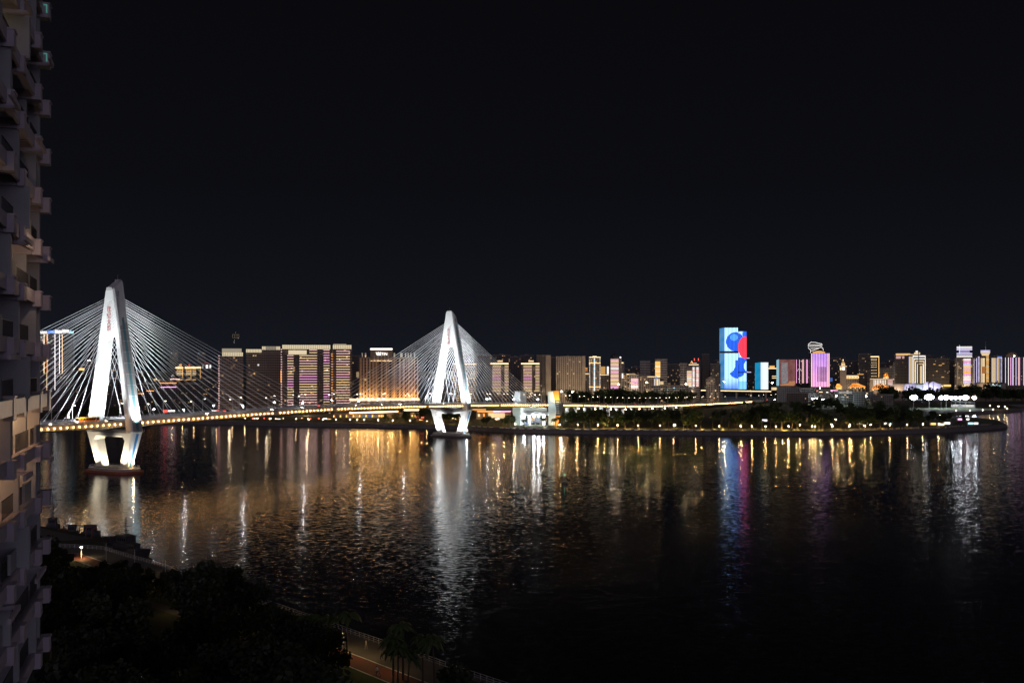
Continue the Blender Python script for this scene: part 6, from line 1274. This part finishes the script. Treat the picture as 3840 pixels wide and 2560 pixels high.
for i in range(3):
    kc = MB(); kt = MB(); palm_mesh(kc, kt, 91+i, 8.2+i*.8, 3.6, 20); r = empty('palm_tree', (0, 0, 0), 0, 'x', 'palm'); kt.build('trunk', M['trunk'], r); kc.build('crown', M['palm_leaf'], r); NP.append(Proto(r))
for i, (px, py, lab) in enumerate(((1165, 2463, 'palm at the end of the dark trees where the lit track begins'), (1232, 2452, 'palm beside the white signpost on the lit lawn'), (1300, 2478, 'tall palm on the brightest patch of lawn'), (1492, 2600, 'palm leaning over the inner path near the cyclist'), (1475, 2566, 'palm in the lower cluster by the track'), (1512, 2548, 'broad palm at the end of the lit track'), (1530, 2590, 'low palm at the bottom edge of the picture'), (1585, 2560, 'palm past the end of the lit track near the water'), (1630, 2590, 'palm nearest the open water at the picture bottom'))):
    p = G(px, py, 3.5); NP[i % 3].put((p.x, p.y, 3.5), ra.uniform(0, 6), ra.uniform(.75, .95), lab, 'palms by the running track')
rail = empty('riverside_railing', (0, 0, 0), 0, 'long pale metal railing along the edge of the near riverside walk', 'railing'); k = MB(); post = MB(); d = 0.0
for z in (.35, .7, 1.1): k.path([p+Z*z for p in RL], .04, 4)
while d < RLEN: p, _ = along(RL, d); post.tube(p, p+Z*1.12, .045, n=4); d += 1.6
k.build('rail', M['rail'], rail); post.build('post', M['rail'], rail)
nl = empty('path_lamp', (0, 0, 0), 0, 'x', 'street lamp'); k = MB(); k.tube((0, 0, 0), (0, 0, 5), .09, .07); k.build('pole', M['white_panel'], nl); k = MB(); k.lathe((0, 0, 4.95), [(.08, 0), (.3, .12), (.3, .3), (.1, .42), (0, .45)], 10); k.build('lamp_head', M['street_lamp'], nl); NL = Proto(nl)
dl = empty('unlit_lamp', (0, 0, 0), 0, 'x', 'street lamp'); k = MB(); k.tube((0, 0, 0), (0, 0, 5), .08, .06); k.build('pole', M['rail'], dl); k = MB(); k.box(-.6, .6, -.12, .12, 4.95, 5.08); k.build('lamp_head', M['dark_metal'], dl); DL = Proto(dl)
p = W(305, 2070, 282); NL.put((p.x, p.y, 3.5), 0, 1.0, 'lit lamp post where the riverside walk bends by the moored boats'); z_ = p.z
NL.root.scale = (1, 1, max(.6, (p.z-3.5)/5)); point((p.x+.6, p.y-.6, p.z-.4), 260, (1, .66, .26), .2)
for px, py, lab in ((505, 2128, 'grey unlit lamp post on the walk below the boats'), (620, 2172, 'grey unlit lamp post with crossarm by the straight railing'), (398, 2102, 'grey unlit post beside the red bend of the track')): p = G(px, py, 3.5); DL.put((p.x, p.y, 3.5), .6, 1.0, lab)
p = G(1285, 2440, 3.5); d_ = empty('signpost', (p.x, p.y, 3.5), 0, 'narrow white lit signpost beside the running track', 'sign'); k = MB(); k.tube((0, 0, 0), (0, 0, 3.2), .06); k.build('post', M['rail'], d_); k = MB(); k.box(-.25, .25, -.06, .06, 1.6, 3.4); k.build('sign_panel', led('a', .28), d_)
for px, py, P in ((1290, 2440, 240), (1385, 2465, 170), (1470, 2520, 100), (985, 2310, 130), (640, 2300, 70), (905, 2385, 130), (700, 2215, 90), (560, 2150, 70)):
    p = G(px, py, 3.5); point((p.x, p.y, 7.2), P, (1, .66, .28), .2)
def person(label, px, py, shirt, legs, walk=.25, rz=0, bike=False):
    p = G(px, py, 3.52); r = mesh_obj('person', bpy.data.meshes.new('person'), None, (p.x, p.y, 3.53)); r.rotation_euler = (0, 0, rz); tag(r, label, 'person')
    hip = .9; s = walk
    J = [(0, 0, .95), (0, 0, 1.18), (0, 0, 1.42), (0, 0, 1.52), (0, .02, 1.64), (0, .03, 1.74),
         (.1, 0, .9), (.1, s*.5, .5), (.1, s*.6, .08), (.1, s*.6+.16, .04), (-.1, 0, .9), (-.1, -s*.4, .5), (-.1, -s, .1), (-.1, -s+.15, .04),
         (.19, 0, 1.40), (.24, -s*.3, 1.12), (.25, -s*.2, .88), (-.19, 0, 1.40), (-.24, s*.3, 1.12), (-.25, s*.4, .88)]
    E_ = [(0, 1), (1, 2), (2, 3), (3, 4), (4, 5), (0, 6), (6, 7), (7, 8), (8, 9), (0, 10), (10, 11), (11, 12), (12, 13), (2, 14), (14, 15), (15, 16), (2, 17), (17, 18), (18, 19)]
    R_ = [.13, .12, .15, .06, .095, .07, .09, .065, .045, .04, .09, .065, .045, .04, .06, .045, .035, .06, .045, .035]
    if bike:
        J[6:14] = [(.09, .05, .95), (.1, .38, .75), (.1, .28, .32), (.1, .42, .28), (-.09, .05, .95), (-.1, .34, .62), (-.1, .18, .2), (-.1, .32, .16)]; J[1:6] = [(0, .1, 1.16), (0, .24, 1.38), (0, .3, 1.48), (0, .36, 1.60), (0, .38, 1.7)]; J[14:20] = [(.19, .26, 1.36), (.22, .42, 1.14), (.2, .6, 1.02), (-.19, .26, 1.36), (-.22, .42, 1.14), (-.2, .6, 1.02)]
    me = r.data; me.from_pydata(J, E_, []); r.modifiers.new('skin', 'SKIN'); r.modifiers.new('sub', 'SUBSURF').render_levels = 1
    for v_, q in zip(me.skin_vertices[0].data, R_): v_.radius = (q, q)
    me.skin_vertices[0].data[0].use_root = True
    n_ = N('clothing'); g2 = n_.new('ShaderNodeTexCoord'); x_ = n_.new('ShaderNodeSeparateXYZ'); n_.t.links.new(g2.outputs['Object'], x_.inputs[0]); zc = x_.outputs[2]
    c = n_.mix(n_.m('GREATER_THAN', zc, .95 if not bike else 1.0), legs, shirt); c = n_.mix(n_.m('GREATER_THAN', zc, 1.5), c, (.42, .27, .19)); c = n_.mix(n_.m('LESS_THAN', zc, .1), c, (.6, .6, .6)); n_.inp(n_.b.inputs['Base Color'], c); me.materials.append(n_.mat)
    hz = J[5]; k = MB(); k.ball((hz[0], hz[1]-.02, hz[2]+.0), .105, 10, 7); h = k.build('hair', M['dark_wall'], r, (0, 0, 0)); return r
person('person in pale clothes walking on the paving by the railing', 1373, 2432, (.55, .45, .36), (.45, .36, .30), .25, 2.4)
person('person in dark trousers and pale shoes walking on the paving past the track', 1431, 2472, (.30, .22, .17), (.06, .05, .05), .3, 2.4)
person('person in pink top far along the walk by the railing', 1034, 2310, (.5, .25, .3), (.06, .06, .09), .25, -.7)
person('person in a pale blue shirt riding a bicycle on the inner path', 1417, 2535, (.45, .62, .75), (.05, .05, .06), .1, .75, True)
p = G(1417, 2535, 3.52); bk = empty('bicycle', (p.x, p.y, 3.52), .75, 'dark bicycle under the cyclist on the inner path', 'bicycle')
for y in (-.5, .55):
    k = MB(); pr = [Vector((0, y+.33*math.cos(a), .34+.33*math.sin(a))) for a in [6.2832*i/18 for i in range(19)]]; k.path(pr, .025, 4); k.build('wheel', M['dark_wall'], bk)
k = MB(); k.path([(0, -.5, .34), (0, -.1, .82), (0, .4, .85), (0, .55, .34)], .022, 5).path([(0, -.5, .34), (0, .05, .3), (0, .4, .85)], .022, 5).path([(0, .05, .3), (0, -.12, .88)], .022, 5).path([(-.22, .52, 1.0), (0, .42, 1.0), (.22, .52, 1.0)], .02, 5).path([(0, .4, .85), (0, .42, 1.0)], .02, 5); k.build('frame', M['rail'], bk); k = MB(); k.hexa([(-.07, -.25, .88), (.07, -.25, .88), (.03, .02, .88), (-.03, .02, .88)], [(-.07, -.25, .94), (.07, -.25, .94), (.03, .02, .93), (-.03, .02, .93)]); k.build('saddle', M['dark_wall'], bk)
# moored boats
def hull(k, L, w, h, sheer=.6):
    n_ = 12; lo_, hi_ = [], []
    for i in range(n_+1):
        f = i/n_; x = -L/2+L*f; ww = w*(1-max(0, (f-.55)/.45)**2.2)*(.85+.15*min(1, f*4)); z = h+sheer*(2*f-1)**2
        hi_.append((x, ww, z)); lo_.append((x*.94, ww*.72, -.3))
    for s in (1, -1):
        for i in range(n_):
            q = [(lo_[i][0], s*lo_[i][1], lo_[i][2]), (lo_[i+1][0], s*lo_[i+1][1], lo_[i+1][2]), (hi_[i+1][0], s*hi_[i+1][1], hi_[i+1][2]), (hi_[i][0], s*hi_[i][1], hi_[i][2])]; k.face(q if s < 0 else q[::-1])
    for i in range(n_): k.face([(hi_[i][0], -hi_[i][1], hi_[i][2]-.25), (hi_[i+1][0], -hi_[i+1][1], hi_[i+1][2]-.25), (hi_[i+1][0], hi_[i+1][1], hi_[i+1][2]-.25), (hi_[i][0], hi_[i][1], hi_[i][2]-.25)])
    k.face([(hi_[0][0], -hi_[0][1], hi_[0][2]), (lo_[0][0], -lo_[0][1], -.3), (lo_[0][0], lo_[0][1], -.3), (hi_[0][0], hi_[0][1], hi_[0][2])]); return k
M['boat_grey'] = paint('boat_grey', (.05, .05, .055), .6, .3, .6); M['boat_red'] = paint('boat_red', (.28, .06, .05), .6, .3, .6)
def boat(label, px, py, Y, L, w, h, rz, mast=True, red=False):
    x = (px-CX)/F*Y; r = empty('moored_boat', (x, Y, 0), rz, label, 'boat'); k = MB(); hull(k, L, w, h); k.build('hull', M['boat_grey'] if not red else M['boat_red'], r)
    k = MB(); a = -L*.28; k.box(a, a+L*.34, -w*.6, w*.6, h-.25, h+2.0); k.box(a+L*.05, a+L*.27, -w*.5, w*.5, h+2.004, h+4.0); k.box(a+L*.03, a+L*.29, -w*.58, w*.58, h+4.004, h+4.2); k.build('wheelhouse', M['boat_grey'], r)
    k = MB()
    for s in (1, -1):
        for i in range(4): k.box(a+L*.065+i*L*.05, a+L*.10+i*L*.05, s*w*.5-.02, s*w*.5+.03, h+2.7, h+3.6)
    k.build('window', M['glass'], r); k = MB()
    if mast:
        m0 = Vector((a+L*.17, 0, h+4.2)); k.tube(m0, m0+Z*5.6, .2, .1); k.tube(m0+Z*2.6-Vector((0, 2.1, 0)), m0+Z*2.6+Vector((0, 2.1, 0)), .12); k.tube(m0+Z*1.4-Vector((0, 1.2, 0)), m0+Z*1.4+Vector((0, 1.2, 0)), .1); k.box(m0.x-.5, m0.x+.5, -.15, .15, m0.z+3.4, m0.z+3.7)
        for s in (1, -1): k.tube(m0+Z*5, Vector((s*L*.42, 0, h+.6)), .025, n=4)
        k.tube((L*.22, 0, h), (L*.34, 0, h+4.5), .1, .06)
    k.tube((L*.44, 0, h+.3), (L*.44, 0, h+1.4), .05); k.build('mast', M['dark_metal'], r)
    k = MB()
    for s in (1, -1):
        pts = [Vector((-L/2+L*i/10, s*w*.92*(1-max(0, (i/10-.55)/.45)**2.2), h+.9+.6*(2*i/10-1)**2)) for i in range(10)]; k.path(pts, .03, 4)
        for q in pts: k.tube(q-Z*.95, q, .025, n=4)
    k.build('deck_rail', M['dark_metal'], r); return r
boat('large dark moored boat with a tall mast and crosstree by the near quay', 455, 2050, 303, 22, 3.4, 2.6, 2.5)
boat('dark moored boat with its bow toward the open water next to the big mast', 515, 2080, 291, 13, 2.4, 1.8, -.55, False)
boat('low dark moored boat with a flat cabin beyond the red davits', 362, 1995, 328, 16, 2.6, 1.6, .1, False)
boat('small red-hulled moored boat at the quay edge', 285, 1993, 330, 10, 2.0, 1.3, .2, False, True)
boat('small red moored boat farthest along the quay', 213, 1966, 345, 11, 2.2, 1.4, .1, True, True)
for i, (px, py, lab) in enumerate(((322, 2012, 'red curved davit on the quay beside the boats'), (345, 2016, 'red curved davit with a hook next to the big moored boat'))):
    p = G(px, py, 3.5); d_ = empty('davit', (p.x, p.y, 3.5), .3*i, lab, 'davit'); k = MB(); k.path([Vector((0, 0, 0)), Vector((0, 0, 2.2))]+[Vector((1.0*(1-math.cos(a)), 0, 2.2+1.0*math.sin(a))) for a in (.5, 1.0, 1.57, 2.2)], .14, 6); k.build('arm', M['boat_red'], d_); k = MB(); k.lathe((0, 0, 0), [(.5, 0), (.5, .3), (.2, .4)], 10); k.build('base_plate', M['dark_metal'], d_)
for i in range(7): p = G(215+i*28+ra.uniform(-6, 6), 1975+i*7, 3.5); bo_ = MB(); bo_.lathe((0, 0, 0), [(.28, 0), (.22, .2), (.22, .6), (.34, .7), (.3, .85), (0, .88)], 10); o = bo_.build('bollard', M['dark_metal'], None, (p.x, p.y, 3.53)); tag(o, 'iron mooring bollard along the edge of the quay paving', 'bollard', 'bollards on the quay')
# channel buoy
p = G(2117, 1809, 0); bu = empty('channel_buoy', (p.x, p.y, 0), 0, 'dark channel buoy with a small green light in the open river', 'buoy'); k = MB(); k.lathe((0, 0, -.4), [(1.5, 0), (1.7, .5), (1.6, 1.1), (.9, 1.3), (0, 1.3)], 16); k.build('float', M['dark_metal'], bu); k = MB()
for i in range(4): a = 1.57*i+.4; k.tube((.8*math.cos(a), .8*math.sin(a), .85), (.35*math.cos(a), .35*math.sin(a), 3.6), .08)
k.box(-.6, .6, -.6, .6, 1.9, 3.2); k.build('cage', M['dark_metal'], bu); k = MB(); k.ball((0, 0, 4.0), .22, 8, 6); k.build('lamp', glow('green_lamp', (.2, 1, .6), 5, 'AUTO'), bu)
